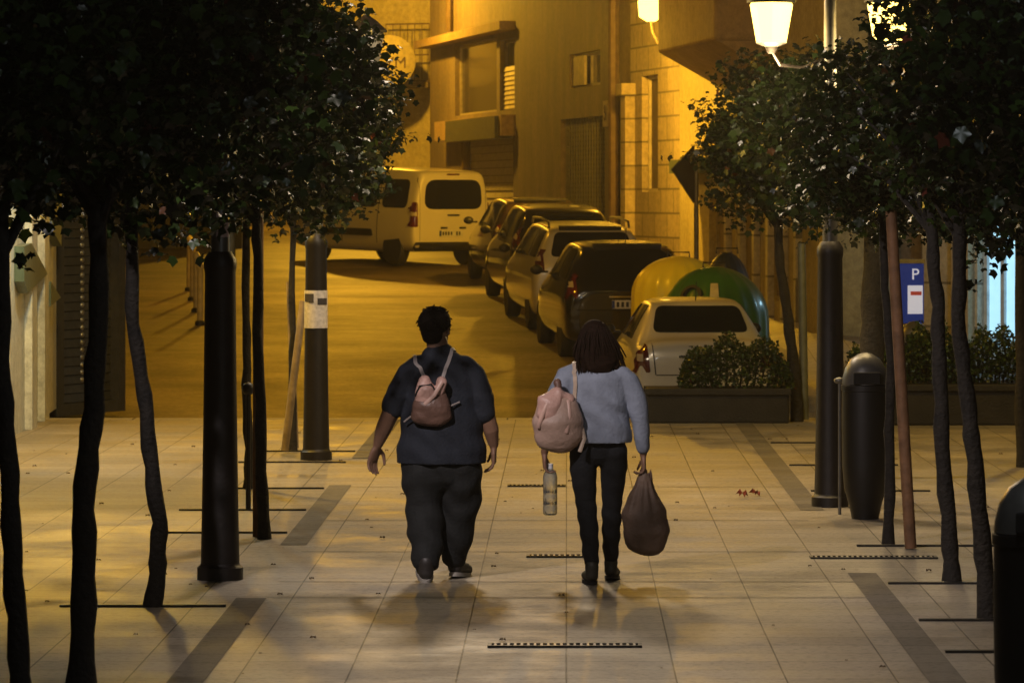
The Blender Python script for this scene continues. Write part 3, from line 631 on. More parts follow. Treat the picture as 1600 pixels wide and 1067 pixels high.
def make_car(label, loc, yaw, st, paint, rear_win, side_wins, lights, plate, wheels, wr=.31, extras=None, slope=2.0, name='parked_car', cat='car', group='cars parked along the kerb', rails=False, antenna=None, mirror_y=None, bumper_trim=None):
    t = thing(name, label, cat, loc, yaw, group); t.rotation_euler = (R(slope), 0, yaw)
    hull = stations_hull(st, 'body', paint, t)
    bvh = BVHTree.FromPolygons([v.co.copy() for v in hull.data.vertices], [tuple(p.vertices) for p in hull.data.polygons])
    W = max(s[2] for s in st)
    if rear_win: patch(bvh, rear_win, 'rear', 'rear_window', carglass, t, r=.08 if cat == 'car' else .2)
    for sw in side_wins:
        for s in (-1, 1): patch(bvh, sw, 'side', 'side_window', carglass, t, r=.05 if cat == 'car' else .13, side=s)
    for s in (-1, 1):
        lo = patch(bvh, [(s * x, z) for x, z in lights], 'rear', 'tail_light', tail_m, t, off=.012, r=.025)
        zs = [z for _, z in lights]; xs = [x for x, _ in lights]; zc = (min(zs) + max(zs)) / 2; xc = sum(xs) / len(xs)
        patch(bvh, [(s * (xc - .03), zc - .03), (s * (xc + .03), zc - .03), (s * (xc + .03), zc + .05), (s * (xc - .03), zc + .05)], 'rear', 'reverse_lamp', lampclear, lo, off=.018, r=.01)
    px_, pz = plate
    pp = patch(bvh, [(px_ - .26, pz - .055), (px_ + .26, pz - .055), (px_ + .26, pz + .055), (px_ - .26, pz + .055)], 'rear', 'number_plate', plate_m, t, off=.016, r=.01)
    for k in range(7):
        if k == 4: continue
        x = px_ - .2 + k * .062; patch(bvh, [(x, pz - .034), (x + .034, pz - .034), (x + .034, pz + .034), (x, pz + .034)], 'rear', 'plate_mark', trim_m, pp, off=.02, r=.008)
    patch(bvh, [(px_ - .26, pz - .05), (px_ - .225, pz - .05), (px_ - .225, pz + .05), (px_ - .26, pz + .05)], 'rear', 'plate_band', mat('band_blue', (.02, .05, .3), .5), pp, off=.0195, r=.004)
    if bumper_trim:
        z0, z1 = bumper_trim; patch(bvh, [(-W * .92, z0), (W * .92, z0), (W * .92, z1), (-W * .92, z1)], 'rear', 'bumper', trim_m, t, off=.02, r=.03)
    if extras: extras(t, bvh)
    # wheel arches
    cut = MB()
    for wy in wheels: 
        for s in (-1, 1):
            k = len(cut.v); cut.lathe([(wr + .055, -.17), (wr + .055, .17)], 24)
            for j in range(k, len(cut.v)): v = cut.v[j]; cut.v[j] = (v[2] + s * (W - .05), v[0] + wy, v[1] + wr)
    co = cut.build('cut', archm); hull.data.materials.append(archm); mod = hull.modifiers.new('b', 'BOOLEAN'); mod.operation = 'DIFFERENCE'; mod.solver = 'EXACT'; mod.object = co
    co.data.materials.clear(); co.data.materials.append(archm)
    bake(hull); bpy.data.objects.remove(co)
    try: hull.data.set_sharp_from_angle(angle=R(50))
    except Exception: pass
    for wy in wheels:
        for s in (-1, 1): wheel(t, s * (W - .11), wy, wr)
    if rails:
        for s in (-1, 1):
            m = MB(); rw, zt, y0, y1 = rails; m.tube([(s * rw, y0, zt - .02), (s * rw, y0 + .1, zt + .06), (s * rw, (y0 + y1) / 2, zt + .08), (s * rw, y1 - .1, zt + .05), (s * rw, y1, zt - .02)], .018, 8); m.build('roof_rail', rim_m, t)
    if antenna:
        m = MB(); y, z = antenna; m.tube([(0, y, z - .02), (0, y - .12, z + .22)], [.008, .004], 6); m.build('antenna', trim_m, t)
    if mirror_y:
        y, z = mirror_y
        for s in (-1, 1):
            m = MB(); m.ell((s * (W + .07), y, z), (.09, .06, .07), 12, 6); m.box((s * (W - .03), y + .02, z - .03), (.12, .04, .03)); m.build('mirror', trim_m, t)
    return t
pt_white = mat('paint_silver_white', (.66, .64, .58), .3, .15, 2, .04, coat=.8); pt_black = mat('paint_black', (.012, .011, .01), .16, .2, 2, .05, coat=1); pt_dark = mat('paint_dark_grey', (.03, .026, .022), .18, .4, 2, .05, coat=1)
pt_silver = mat('paint_silver', (.64, .60, .50), .3, .15, 2, .05, coat=1); pt_maroon = mat('paint_dark_brown', (.045, .028, .018), .18, .3, 2, .05, coat=1); pt_van = mat('paint_van_white', (.66, .62, .52), .35, 0, 2, .05, coat=.6)

def car_at(px_left, D, W, yaw):
    """ground position of the rear centre from the photo pixel of the rear left corner"""
    x = gx(px_left, D) + W / 2 * math.cos(yaw); return (x, D, road_z(D))
# sedan: notch back
sed = [(0, .80, .74, .7, .62, .34), (.03, .93, .80, .78, .68, .28), (.10, 1.0, .835, .86, .72, .25), (.30, 1.015, .85, .9, .7, .22), (.42, 1.03, .855, .93, .68, .22), (.86, 1.36, .86, .93, .56, .2), (1.02, 1.42, .86, .93, .56, .2), (1.6, 1.445, .86, .92, .57, .2), (2.2, 1.42, .86, .91, .56, .2), (2.5, 1.32, .86, .9, .57, .2), (3.05, .98, .855, .86, .66, .2), (3.2, .93, .85, .84, .7, .2), (3.9, .82, .82, .74, .66, .22), (4.15, .68, .74, .6, .6, .26), (4.2, .5, .66, .45, .55, .3)]
def sed_x(t, bvh):
    for s in (-1, 1):
        patch(bvh, [(s * .60, .60), (s * .585, .60), (s * .625, .985), (s * .64, .985)], 'rear', 'lid_seam', trim_m, t, off=.004, r=.003)
    patch(bvh, [(-.585, .592), (.585, .592), (.585, .604), (-.585, .604)], 'rear', 'lid_seam', trim_m, t, off=.004, r=.003)
    patch(bvh, [(-.32, .80), (.32, .80), (.32, .825), (-.32, .825)], 'rear', 'lid_grip', chrome, t, off=.018, r=.01)
    patch(bvh, [(-.82, .36), (.82, .36), (.82, .40), (-.82, .40)], 'rear', 'bumper_strip', mat('strip_grey', (.2, .2, .19), .5), t, off=.012, r=.01)
    patch(bvh, [(-.7, .24), (.7, .24), (.66, .3), (-.66, .3)], 'rear', 'valance', trim_m, t, off=.01, r=.02)
    m = MB(); m.box((0, .015, .925), (.05, .03, .05)); m.build('badge', chrome, t, bevel=.01)
make_car('silver white saloon parked behind the hedge planter, nearest of the parked row', (gx(985, 46) + .84, 46.0, -.2), R(4), sed, pt_white,
         [(-.585, 1.07), (.585, 1.07), (.50, 1.36), (-.50, 1.36)], [[(1.0, .97), (1.75, .97), (1.72, 1.35), (1.15, 1.36)], [(1.8, .97), (2.85, .96), (2.35, 1.33), (1.78, 1.35)]],
         [(.655, .63), (.845, .62), (.85, .88), (.80, .95), (.69, .95)], (0, .72), (.75, 3.35), .3, sed_x, 1.0, antenna=(1.1, 1.43), mirror_y=(2.75, 1.0)).scale = (.94, 1, .965)
# hatchback, black
hat = [(0, .9, .76, .78, .64, .36), (.03, 1.0, .82, .86, .68, .3), (.12, 1.10, .86, .95, .68, .24), (.36, 1.42, .875, .98, .6, .2), (.5, 1.48, .88, .98, .6, .2), (1.2, 1.52, .88, .97, .62, .2), (2.1, 1.5, .88, .95, .62, .2), (2.5, 1.4, .88, .93, .6, .2), (3.1, 1.05, .88, .9, .66, .2), (3.3, .97, .87, .86, .7, .2), (3.85, .86, .84, .76, .66, .22), (4.08, .7, .76, .6, .6, .26), (4.12, .5, .68, .45, .55, .3)]
def lampx(xo, z0, z1): return [(xo - .12, z0), (xo + .01, z0), (xo - .02, z1), (xo - .13, z1)]
def hat_x(t, bvh):
    patch(bvh, [(-.72, .66), (.72, .66), (.72, .672), (-.72, .672)], 'rear', 'hatch_seam', archm, t, off=.004, r=.003)
    patch(bvh, [(-.45, 1.465), (.45, 1.465), (.45, 1.44), (-.45, 1.44)], 'rear', 'spoiler', trim_m, t, off=.05, r=.02)
    patch(bvh, [(-.3, .83), (.3, .83), (.3, .85), (-.3, .85)], 'rear', 'lid_grip', chrome, t, off=.018, r=.01)
c2 = car_at(882, 53.4, 1.76, R(7))
make_car('glossy black hatchback parked behind the yellow recycling container', c2, R(6.5), hat, pt_black, [(-.60, 1.03), (.60, 1.03), (.49, 1.42), (-.49, 1.42)],
         [[(.55, 1.04), (1.3, 1.03), (1.3, 1.42), (.75, 1.42)], [(1.36, 1.03), (2.2, 1.01), (2.2, 1.42), (1.36, 1.43)], [(2.26, 1.01), (2.95, .98), (2.5, 1.33), (2.26, 1.41)]],
         [(.70, .82), (.86, .80), (.82, 1.14), (.72, 1.16)], (0, .74), (.72, 3.25), .31, hat_x, 2.0, mirror_y=(2.8, 1.05), antenna=(.7, 1.5))
# silver estate with roof rails
est = [(0, .9, .78, .8, .66, .36), (.03, 1.02, .83, .9, .68, .3), (.10, 1.12, .865, .98, .67, .24), (.30, 1.44, .87, 1.0, .61, .2), (.42, 1.49, .87, 1.0, .61, .2), (1.5, 1.53, .875, .99, .62, .2), (2.6, 1.51, .875, .97, .62, .2), (2.95, 1.42, .875, .95, .6, .2), (3.5, 1.06, .87, .92, .66, .2), (3.7, .98, .865, .88, .7, .2), (4.2, .87, .84, .78, .66, .22), (4.42, .7, .76, .6, .6, .26), (4.46, .5, .68, .45, .55, .3)]
c3 = car_at(832, 58.6, 1.75, R(7))
make_car('silver estate car with roof rails parked in the middle of the row', c3, R(7), est, pt_silver, [(-.61, 1.08), (.61, 1.08), (.52, 1.42), (-.52, 1.42)],
         [[(.35, 1.06), (1.1, 1.05), (1.1, 1.43), (.55, 1.43)], [(1.16, 1.05), (2.05, 1.03), (2.05, 1.44), (1.16, 1.44)], [(2.11, 1.03), (3.3, .99), (2.85, 1.35), (2.11, 1.43)]],
         [(.70, .86), (.87, .84), (.79, 1.22), (.71, 1.24)], (0, .76), (.8, 3.6), .32, hat_x, 2.0, rails=(.58, 1.5, .5, 2.6), mirror_y=(3.1, 1.07))
mpv = [(0, .95, .78, .85, .66, .36), (.03, 1.05, .83, .92, .68, .3), (.09, 1.15, .865, 1.02, .67, .24), (.26, 1.5, .87, 1.03, .62, .2), (.4, 1.57, .87, 1.03, .62, .2), (1.4, 1.61, .875, 1.02, .63, .2), (2.2, 1.58, .875, 1.0, .62, .2), (2.55, 1.48, .875, .98, .6, .2), (3.3, 1.1, .87, .95, .66, .2), (3.5, 1.02, .865, .9, .7, .2), (4.0, .9, .84, .8, .66, .22), (4.2, .7, .76, .6, .6, .26), (4.24, .5, .68, .45, .55, .3)]
c4 = car_at(798, 64.0, 1.75, R(8))
make_car('dark grey people carrier parked second from the van', c4, R(7.5), mpv, pt_dark, [(-.6, 1.12), (.6, 1.12), (.52, 1.48), (-.52, 1.48)],
         [[(.35, 1.1), (1.1, 1.09), (1.1, 1.5), (.5, 1.5)], [(1.16, 1.09), (2.05, 1.06), (2.05, 1.5), (1.16, 1.51)], [(2.11, 1.06), (3.05, 1.02), (2.5, 1.42), (2.11, 1.5)]],
         [(.71, .92), (.87, .9), (.80, 1.32), (.73, 1.34)], (0, .8), (.78, 3.4), .32, hat_x, 2.0, mirror_y=(2.95, 1.12))
c5 = car_at(772, 69.6, 1.72, R(8))
make_car('dark brown hatchback parked farthest up the row beside the van', c5, R(8.5), hat, pt_maroon, [(-.60, 1.03), (.60, 1.03), (.49, 1.40), (-.49, 1.40)],
         [[(.55, 1.04), (1.3, 1.03), (1.3, 1.40), (.75, 1.40)], [(1.36, 1.03), (2.2, 1.01), (2.2, 1.40), (1.36, 1.41)], [(2.26, 1.01), (2.95, .98), (2.5, 1.33), (2.26, 1.40)]],
         [(.72, .85), (.87, .82), (.82, 1.14), (.74, 1.16)], (0, .74), (.72, 3.25), .31, hat_x, 2.0, mirror_y=(2.8, 1.05))
# van
vst = [(0, 1.62, .80, 1.02, .66, .42), (.03, 1.74, .87, 1.04, .70, .36), (.10, 1.79, .895, 1.05, .72, .30), (.4, 1.82, .9, 1.06, .73, .26), (1.5, 1.84, .905, 1.05, .74, .24), (2.4, 1.82, .905, 1.04, .73, .24), (2.9, 1.7, .9, 1.03, .7, .24), (3.35, 1.28, .9, 1.02, .68, .24), (3.55, 1.14, .89, 1.0, .7, .24), (4.1, 1.0, .87, .85, .68, .26), (4.32, .8, .8, .7, .6, .3), (4.38, .55, .7, .5, .55, .34)]
def van_x(t, bvh):
    patch(bvh, [(-.14, 1.70), (.14, 1.70), (.14, 1.725), (-.14, 1.725)], 'rear', 'brake_lamp', tail_m, t, off=.02, r=.01)
    patch(bvh, [(-.13, .945), (.13, .945), (.13, .975), (-.13, .975)], 'rear', 'lid_grip', trim_m, t, off=.02, r=.01)
    for s in (-1, 1):
        patch(bvh, [(s * .14, .705), (s * .28, .705), (s * .28, .74), (s * .14, .74)], 'rear', 'plate_lamp', trim_m, t, off=.02, r=.01)
        patch(bvh, [(1.35, .55), (3.0, .55), (3.0, .68), (1.4, .68)], 'side', 'side_moulding', trim_m, t, off=.02, r=.03, side=s)
        patch(bvh, [(1.22, .42), (1.235, .42), (1.235, 1.62), (1.22, 1.62)], 'side', 'door_seam', archm, t, off=.004, r=.003, side=s)
        patch(bvh, [(2.42, .42), (2.435, .42), (2.435, 1.62), (2.42, 1.62)], 'side', 'door_seam', archm, t, off=.004, r=.003, side=s)
        patch(bvh, [(s * .74, .30), (s * .74, 1.68), (s * .745, 1.68), (s * .745, .30)], 'rear', 'lid_seam', archm, t, off=.004, r=.002)
yv = R(36); vx, vy = gx(645, 76), 76
make_car('white van with side windows standing across the street at the far end', (vx + .9 * math.cos(yv), vy + .9 * math.sin(yv), road_z(77)), yv, vst, pt_van,
         [(-.66, 1.07), (.66, 1.07), (.61, 1.62), (-.61, 1.62)], [[(.28, 1.09), (1.12, 1.09), (1.1, 1.62), (.3, 1.62)], [(1.3, 1.09), (2.35, 1.09), (2.35, 1.62), (1.3, 1.62)], [(2.5, 1.09), (3.3, 1.09), (2.95, 1.6), (2.5, 1.62)]],
         [(.79, .74), (.89, .74), (.89, 1.2), (.79, 1.2)], (-.05, .62), (.72, 3.4), .33, van_x, 1.0, name='parked_van', cat='van', group=None, mirror_y=(3.1, 1.15), bumper_trim=(.30, .46))

# ------------------------------------------------------------------ recycling containers
def igloo(px_, D, rad, h, m_, label, lab=True, port=R(-120), hk=.5):
    t = thing('recycling_container', label, 'container', (gx(px_, D), D, road_z(D)), 0, 'recycling containers beside the parked cars')
    hb = h * hk; prof = [(rad * .9, .05), (rad * .97, .15), (rad, .4), (rad * .99, hb)] + [(rad * math.cos(a * PI / 18) * .99, hb + (h - hb) * math.sin(a * PI / 18)) for a in range(1, 9)] + [(.08, h)]
    m = MB(); m.lathe(prof, 72, flute=.018, nf=18); m.build('shell', m_, t)
    m = MB(); m.lathe([(rad * .93, 0), (rad * .93, .06)], 32); m.build('base', trim_m, t)
    m = MB(); m.tube([(-.14, 0, h - .02), (-.14, 0, h + .05), (.14, 0, h + .05), (.14, 0, h - .02)], .012, 6); m.build('lifting_eye', steel, t)
    a = port; zc = hb + (h - hb) * .45; rr = rad * .86
    m = MB(); m.lathe([(.15, -.03), (.15, .04), (.11, .05), (.11, 0)], 20); o = m.build('port', trim_m, t, loc=(rr * math.cos(a), rr * math.sin(a), zc)); o.rotation_euler = Vector((math.cos(a), math.sin(a), .45)).to_track_quat('Z', 'Y').to_euler()
    if lab:
        m = MB(); n = 5; vs = []
        for i in range(n + 1):
            for k in range(2):
                th = (.12 + .42 * i / n) * PI / 2 * .9; an = R(-92) + (-.09 + .18 * k); q = rad * math.cos(th) * 1.012 * .99 + .01; vs.append((q * math.cos(an), q * math.sin(an), hb + (h - hb) * math.sin(th) + .008))
        m.add(vs, [(2 * i, 2 * i + 1, 2 * i + 3, 2 * i + 2) for i in range(n)]); m.build('sticker', mat('cream_sticker', (.55, .5, .32), .6), t)
    return t
igloo(1116, 51.9, .69, 1.36, mat('green_plastic', (.035, .13, .02), .35, 0, 3, .2, coat=.3), 'green domed bottle bank with a cream sticker behind the silver saloon')
igloo(1060, 52.4, .60, 1.45, mat('yellow_plastic', (.85, .72, .03), .3, 0, 3, .12, coat=.3), 'yellow domed recycling container between the black hatchback and the green bottle bank', False, R(60), .66)
igloo(1136, 53.4, .34, 1.42, mat('navy_plastic', (.015, .02, .035), .35, 0, 3, .2), 'dark domed container just showing above the green bottle bank', False)

# ------------------------------------------------------------------ foliage
def leaf_mat(name, c1, c2, rough=.32):
    m = bpy.data.materials.new(name); m.use_nodes = True; nt = m.node_tree; N = nt.nodes; L = nt.links; b = N['Principled BSDF']
    at = N.new('ShaderNodeAttribute'); at.attribute_name = 'tone'; cr = N.new('ShaderNodeValToRGB')
    cr.color_ramp.elements[0].color = (*c1, 1); cr.color_ramp.elements[1].color = (*c2, 1); e = cr.color_ramp.elements.new(.985); e.color = (c2[0] * 1.1, c2[1] * 1.1, c2[2], 1); cr.color_ramp.elements[2].color = (.10, .018, .012, 1)
    L.new(at.outputs['Fac'], cr.inputs[0]); L.new(cr.outputs[0], b.inputs['Base Color']); b.inputs['Roughness'].default_value = rough
    tr = N.new('ShaderNodeBsdfTranslucent'); L.new(cr.outputs[0], tr.inputs['Color']); mx = N.new('ShaderNodeMixShader'); mx.inputs[0].default_value = .22
    L.new(b.outputs[0], mx.inputs[1]); L.new(tr.outputs[0], mx.inputs[2]); L.new(mx.outputs[0], N['Material Output'].inputs['Surface']); return m
leafm = leaf_mat('leaf_green', (.006, .011, .003), (.026, .048, .009), .36); hedgem = leaf_mat('hedge_leaf', (.014, .028, .008), (.045, .08, .018), .4)
barkm = mat('bark', (.014, .011, .008), .85, 0, 14, .5, bump=.8, bscale=35); stakem = mat('stake_wood', (.20, .10, .045), .7, 0, 10, .35, bump=.3)
def leaves_mesh(name, centres, size, m_, lobes=5, seed=1, droop=.5):
    rng = np.random.default_rng(seed); lv, lf = star_leaf(1, lobes); lv = np.array(lv); lv[:, 1] += .6; lf = np.array(lf); n = len(centres); C_ = np.array(centres)
    sz = size * rng.uniform(.55, 1.25, n); yaw = rng.uniform(0, 2 * PI, n); pit = rng.normal(-droop, .6, n); rol = rng.normal(0, .5, n)
    cy, sy, cp, sp_, cr, sr = np.cos(yaw), np.sin(yaw), np.cos(pit), np.sin(pit), np.cos(rol), np.sin(rol)
    V = lv[None] * sz[:, None, None]; x, y, z = V[..., 0], V[..., 1], V[..., 2]
    x, z = x * cr[:, None] + z * sr[:, None], -x * sr[:, None] + z * cr[:, None]; y, z = y * cp[:, None] - z * sp_[:, None], y * sp_[:, None] + z * cp[:, None]
    x, y = x * cy[:, None] - y * sy[:, None], x * sy[:, None] + y * cy[:, None]
    V = np.stack([x, y, z], -1) + C_[:, None]; k = lv.shape[0]; F = (lf[None] + (np.arange(n) * k)[:, None, None]).reshape(-1, 3)
    me = bpy.data.meshes.new(name); me.vertices.add(n * k); me.vertices.foreach_set('co', V.reshape(-1)); nf = len(F)
    me.loops.add(nf * 3); me.loops.foreach_set('vertex_index', F.reshape(-1).astype(np.int32)); me.polygons.add(nf)
    me.polygons.foreach_set('loop_start', np.arange(nf, dtype=np.int32) * 3); me.polygons.foreach_set('loop_total', np.full(nf, 3, dtype=np.int32)); me.update(calc_edges=True)
    at = me.attributes.new('tone', 'FLOAT', 'FACE'); at.data.foreach_set('value', np.repeat(rng.random(n), len(lf)).astype(np.float32)); me.materials.append(m_); return me
def crown_centres(n, rx, rz, seed, lumps=26):
    rng = np.random.default_rng(seed); out = []
    L = []
    for i in range(lumps):
        d = rng.normal(size=3); d /= np.linalg.norm(d); q = rng.uniform(.35, .85); L.append((d * q * np.array([rx, rx, rz]), rng.uniform(.24, .44) * rx))
    L.append((np.zeros(3), rx * .55))
    w = np.array([l[1] ** 2 for l in L]); w /= w.sum()
    for i in rng.choice(len(L), n, p=w):
        c, r = L[i]; d = rng.normal(size=3); d /= np.linalg.norm(d); out.append(c + d * r * rng.uniform(.45, 1.08) * np.array([1, 1, rz / rx]))
    for _ in range(14):       # stray shoots past the outline
        d = rng.normal(size=3); d /= np.linalg.norm(d); d[2] = abs(d[2]) * .4 - .15 if _ % 2 else d[2]; b0 = d * np.array([rx, rx, rz]) * .85
        for j in range(14): out.append(b0 + d * j * .028 * rng.uniform(.8, 1.2) + rng.normal(size=3) * .035)
    return out
crowns = [leaves_mesh('crown', crown_centres(9800, 1.15, .98, s, 30), .049, leafm, 5, s) for s in (11, 12, 13)]
def tree(x, D, pts, rad, label, cz=3.02, sc=1.0, rot=0, var=0, group='young street trees along the walk', szx=1.0, dx=0):
    """pts: (photo x, height) along the trunk; the trunk stands at distance D"""
    z0 = 0; t = thing('street_tree', label, 'tree', (x, D, 0), 0, group)
    P = [(gx(px_, D) - x, .02 * math.sin(i * 2.1), z) for i, (px_, z) in enumerate(pts)]
    # resample with small crooks
    Q = []; Rr = []
    for i in range(len(P) - 1):
        for j in range(4):
            u = j / 4; p = Vector(P[i]).lerp(Vector(P[i + 1]), u); w = .006 * math.sin(7 * p.z + x * 5) + .004 * math.sin(19 * p.z + D); Q.append(p + Vector((w, w * .5, 0)))
    Q.append(Vector(P[-1])); n = len(Q)
    for i in range(n): Rr.append(rad * 1.22 * (1.25 if i == 0 else 1.05 - .35 * i / n) * (1 + .1 * math.sin(i * 2.3 + D)))
    m = MB(); m.tube(Q, Rr, 12)
    top = Q[-1]
    cen = Vector((top.x * .5, 0, cz)); tr = m.build('trunk', barkm, t)
    m = MB(); rg = random.Random(int(D * 10 + x * 7))
    for k in range(8):
        a = k * PI / 4 + rg.uniform(-.3, .3); e = cen + Vector((math.cos(a) * .75 * sc, math.sin(a) * .75 * sc, rg.uniform(-.35, .7) * sc)); b0 = top - Vector((0, 0, rg.uniform(0, .25)))
        md = b0.lerp(e, .5) + Vector((0, 0, .1)); m.tube([b0, md, e], [rad * .5, rad * .3, rad * .12], 7)
    m.build('limbs', barkm, tr)
    c = bpy.data.objects.new('crown', crowns[var]); col.objects.link(c); c.parent = t; c.location = cen + Vector((dx, 0, 0)); c.rotation_euler = (0, 0, rot); c.scale = (sc * szx, sc * szx, sc); return t
def H(y, D): return CH - (y - PY) * D / FP
def tpts(D, lst): return [(x, max(0, H(y, D))) for x, y in lst]
tree(gx(26, 18.9), 18.9, [(32, 0)] + tpts(18.9, [(26, 1000), (22, 860), (10, 700), (4, 560), (0, 330)]), .042, 'thin dark trunk leaning at the very left edge of the photo', rot=.4, var=0, cz=3.22, dx=-.1)
tree(gx(126, 19.7), 19.7, [(124, 0)] + tpts(19.7, [(133, 900), (130, 760), (148, 640), (152, 500), (155, 300)]), .05, 'second tree trunk from the left, slightly bent with mottled bark', rot=2.2, var=1, cz=3.2, dx=.1)
tree(gx(238, 23.7), 23.7, [(238, 0)] + tpts(23.7, [(245, 880), (251, 815), (232, 700), (222, 590), (206, 480), (205, 300)]), .042, 'crooked thin tree standing left of the near lamp post', rot=4.1, var=2)
tree(gx(388, 33.3), 33.3, [(389, 0)] + tpts(33.3, [(388, 700), (386, 600), (384, 500), (384, 300)]), .034, 'thin tree right behind the near left lamp post, beside the brown stake', rot=1.2, var=0, cz=2.95)
tree(gx(457, 38.4), 38.4, [(457, 0)] + tpts(38.4, [(457, 600), (457, 500), (457, 320)]), .03, 'thin tree with pale leaning stakes by the far left lamp post', rot=3.3, var=1, cz=3.05, sc=.93, dx=.05)
tree(gx(380, 28.4), 28.4, [(412, 0)] + tpts(28.4, [(408, 700), (404, 560), (402, 400), (400, 300)]), .034, 'tree tied to the straight brown stake right of the near left lamp post', rot=5.3, var=2, cz=3.12, sc=.92, dx=-.1)
tree(gx(1240, 43.3), 43.3, [(1246, 0)] + tpts(43.3, [(1240, 560), (1228, 480), (1218, 400), (1214, 330)]), .05, 'tree at the corner of the hedge planter, farthest on the right', rot=.2, var=1, cz=2.92, sc=.93)
tree(gx(1362, 34.5), 34.5, [(1362, 0)] + tpts(34.5, [(1362, 560), (1364, 450), (1366, 330)]), .09, 'thick dark trunk behind the domed litter bin', rot=2.0, var=2, cz=2.9, sc=.92)
tree(gx(1390, 28.0), 28.0, [(1389, 0)] + tpts(28.0, [(1390, 700), (1392, 600), (1384, 450), (1376, 300)]), .03, 'thin dark tree beside the orange brown wooden stake', rot=3.0, var=0, cz=2.70, sc=.75)
tree(gx(1487, 25.2), 25.2, [(1488, 0)] + tpts(25.2, [(1483, 840), (1473, 700), (1466, 560), (1468, 480), (1456, 400), (1452, 300)]), .042, 'crooked thin tree second from the right, in front of the cream pillar', rot=1.0, var=1, cz=2.80, sc=.86, dx=.35)
tree(gx(1543, 23.0), 23.0, [(1544, 0)] + tpts(23.0, [(1536, 870), (1524, 720), (1512, 640), (1500, 520), (1498, 400), (1495, 300)]), .042, 'rightmost leaning thin tree in front of the second hedge', rot=4.0, var=2, cz=2.95, sc=.86, dx=.42)
tree(2.62, 18.6, [(1786, 0), (1775, 1.0), (1770, 2.2)], .045, 'near tree whose large leaves fill the top right corner', rot=5.0, var=0, cz=3.2, sc=1.0)
tree(gx(1597, 36.0), 36.0, [(1598, 0)] + tpts(36.0, [(1596, 650), (1594, 500), (1592, 320)]), .045, 'brown trunk at the right border behind the second hedge corner', rot=2.6, var=1, cz=3.4, sc=.95)
tree(-4.6, 29.0, [(-128, 0), (-120, 2.2)], .05, 'tree of the outer row whose crown darkens the upper left corner', rot=2.9, var=1, cz=3.35, sc=1.25, group='young street trees along the walk')
tree(-3.4, 41.5, [(361, 0), (361, 2.4)], .04, 'tree behind the near left lamp post at the end of the paving', rot=.9, var=2, cz=3.35, sc=1.2)
# stakes
def stake(p0, p1, D, r, label, m_=stakem, D1=None):
    a = Vector((gx(p0[0], D), D, max(0, H(p0[1], D)))); D1 = D1 or D; b = Vector((gx(p1[0], D1), D1, H(p1[1], D1)))
    m = MB(); m.tube([(0, 0, 0), (b - a) * .5, b - a], [r, r, r * .95], 12); o = m.build('tree_stake', m_, loc=tuple(a)); return tag(o, label, 'stake', 'wooden stakes holding the trees')
stake((403, 838), (404, 330), 28.6, .037, 'straight brown stake standing right of the near left lamp post')
stake((1423, 856), (1392, 330), 27.6, .04, 'orange brown wooden stake leaning left behind the drain grate')
pale = mat('stake_pale', (.28, .21, .13), .75, 0, 10, .3, bump=.3)
stake((445, 704), (474, 470), 38.0, .036, 'pale stake leaning right beside the far left lamp post', pale)
stake((462, 700), (452, 440), 38.5, .03, 'pale upright stake left of the far left lamp post', pale)
stake((1257, 655), (1252, 380), 43.4, .045, 'grey green post at the left end of the gap between hedges', mat('post_grey', (.16, .17, .13), .5, .3))
# planters and hedges
plm = mat('planter_dark', (.014, .012, .010), .7, 0, 6, .4, bump=.4)
def planter(x0, x1, y0, y1, h, label):
    t = thing('planter', label, 'planter', ((x0 + x1) / 2, (y0 + y1) / 2, 0), 0, 'long dark planters at the end of the walk'); w, d = x1 - x0, y1 - y0
    m = MB(); m.box((0, 0, h / 2), (w, d, h)); m.build('trough', plm, t, smooth=False, bevel=.02)
    m = MB(); m.box((0, -d / 2, h - .03), (w + .04, .06, .07)); m.box((0, d / 2, h - .03), (w + .04, .06, .07)); m.build('rim', plm, t, smooth=False, bevel=.01); return t
planter(.84, 2.34, 43.0, 43.6, .36, 'dark planter under the hedge in front of the silver saloon'); planter(3.0, 5.6, 42.6, 43.5, .42, 'dark planter under the rounded bushes on the right')
def bush(x0, x1, y, z0, z1, d, n, seed, label):
    rng = np.random.default_rng(seed); cx, w, h = (x0 + x1) / 2, (x1 - x0) / 2, z1 - z0; c = []
    for i in range(n):
        u, v, q = rng.uniform(-1, 1), rng.uniform(-1, 1), rng.uniform(0, 1) ** .7
        k = (1 - abs(u) ** 3.2) ** .5 * (1 + .12 * math.sin(u * 9 + seed)); c.append((u * w * (1.03 if q > .3 else .95), v * d / 2 * (1.15 - .4 * q), q * h * k + rng.normal() * .025))
    t = thing('hedge', label, 'hedge', (cx, y, z0), 0, 'clipped hedges in the planters'); o = bpy.data.objects.new('foliage', leaves_mesh('foliage', c, .026, hedgem, 3, seed, -.5)); col.objects.link(o); o.parent = t
    m = MB()
    for i in range(14):
        u = -1 + 2 * (i + .5) / 14; m.tube([(u * w * .85, 0, -.03), (u * w * .95 + .03, .02, h * .5), (u * w * .9, -.03, h * .78 * (1 - abs(u) ** 4 * .5))], [.012, .009, .004], 6)
    m.build('stems', barkm, t); return t
bush(gx(1064, 43.3), gx(1236, 43.3), 43.3, .34, .85, .55, 5200, 3, 'leafy dark hedge in front of the silver saloon')
bush(gx(1404, 43.1), gx(1506, 43.1), 43.1, .4, .98, .7, 3200, 5, 'rounded bush below the blue parking sign'); bush(gx(1504, 43.1), gx(1610, 43.1), 43.1, .4, .96, .7, 3200, 6, 'rounded bush below the bright shop window')
bush(gx(1322, 43.1), gx(1400, 43.1), 43.1, .4, .82, .6, 2000, 8, 'low bush partly behind the domed litter bin')

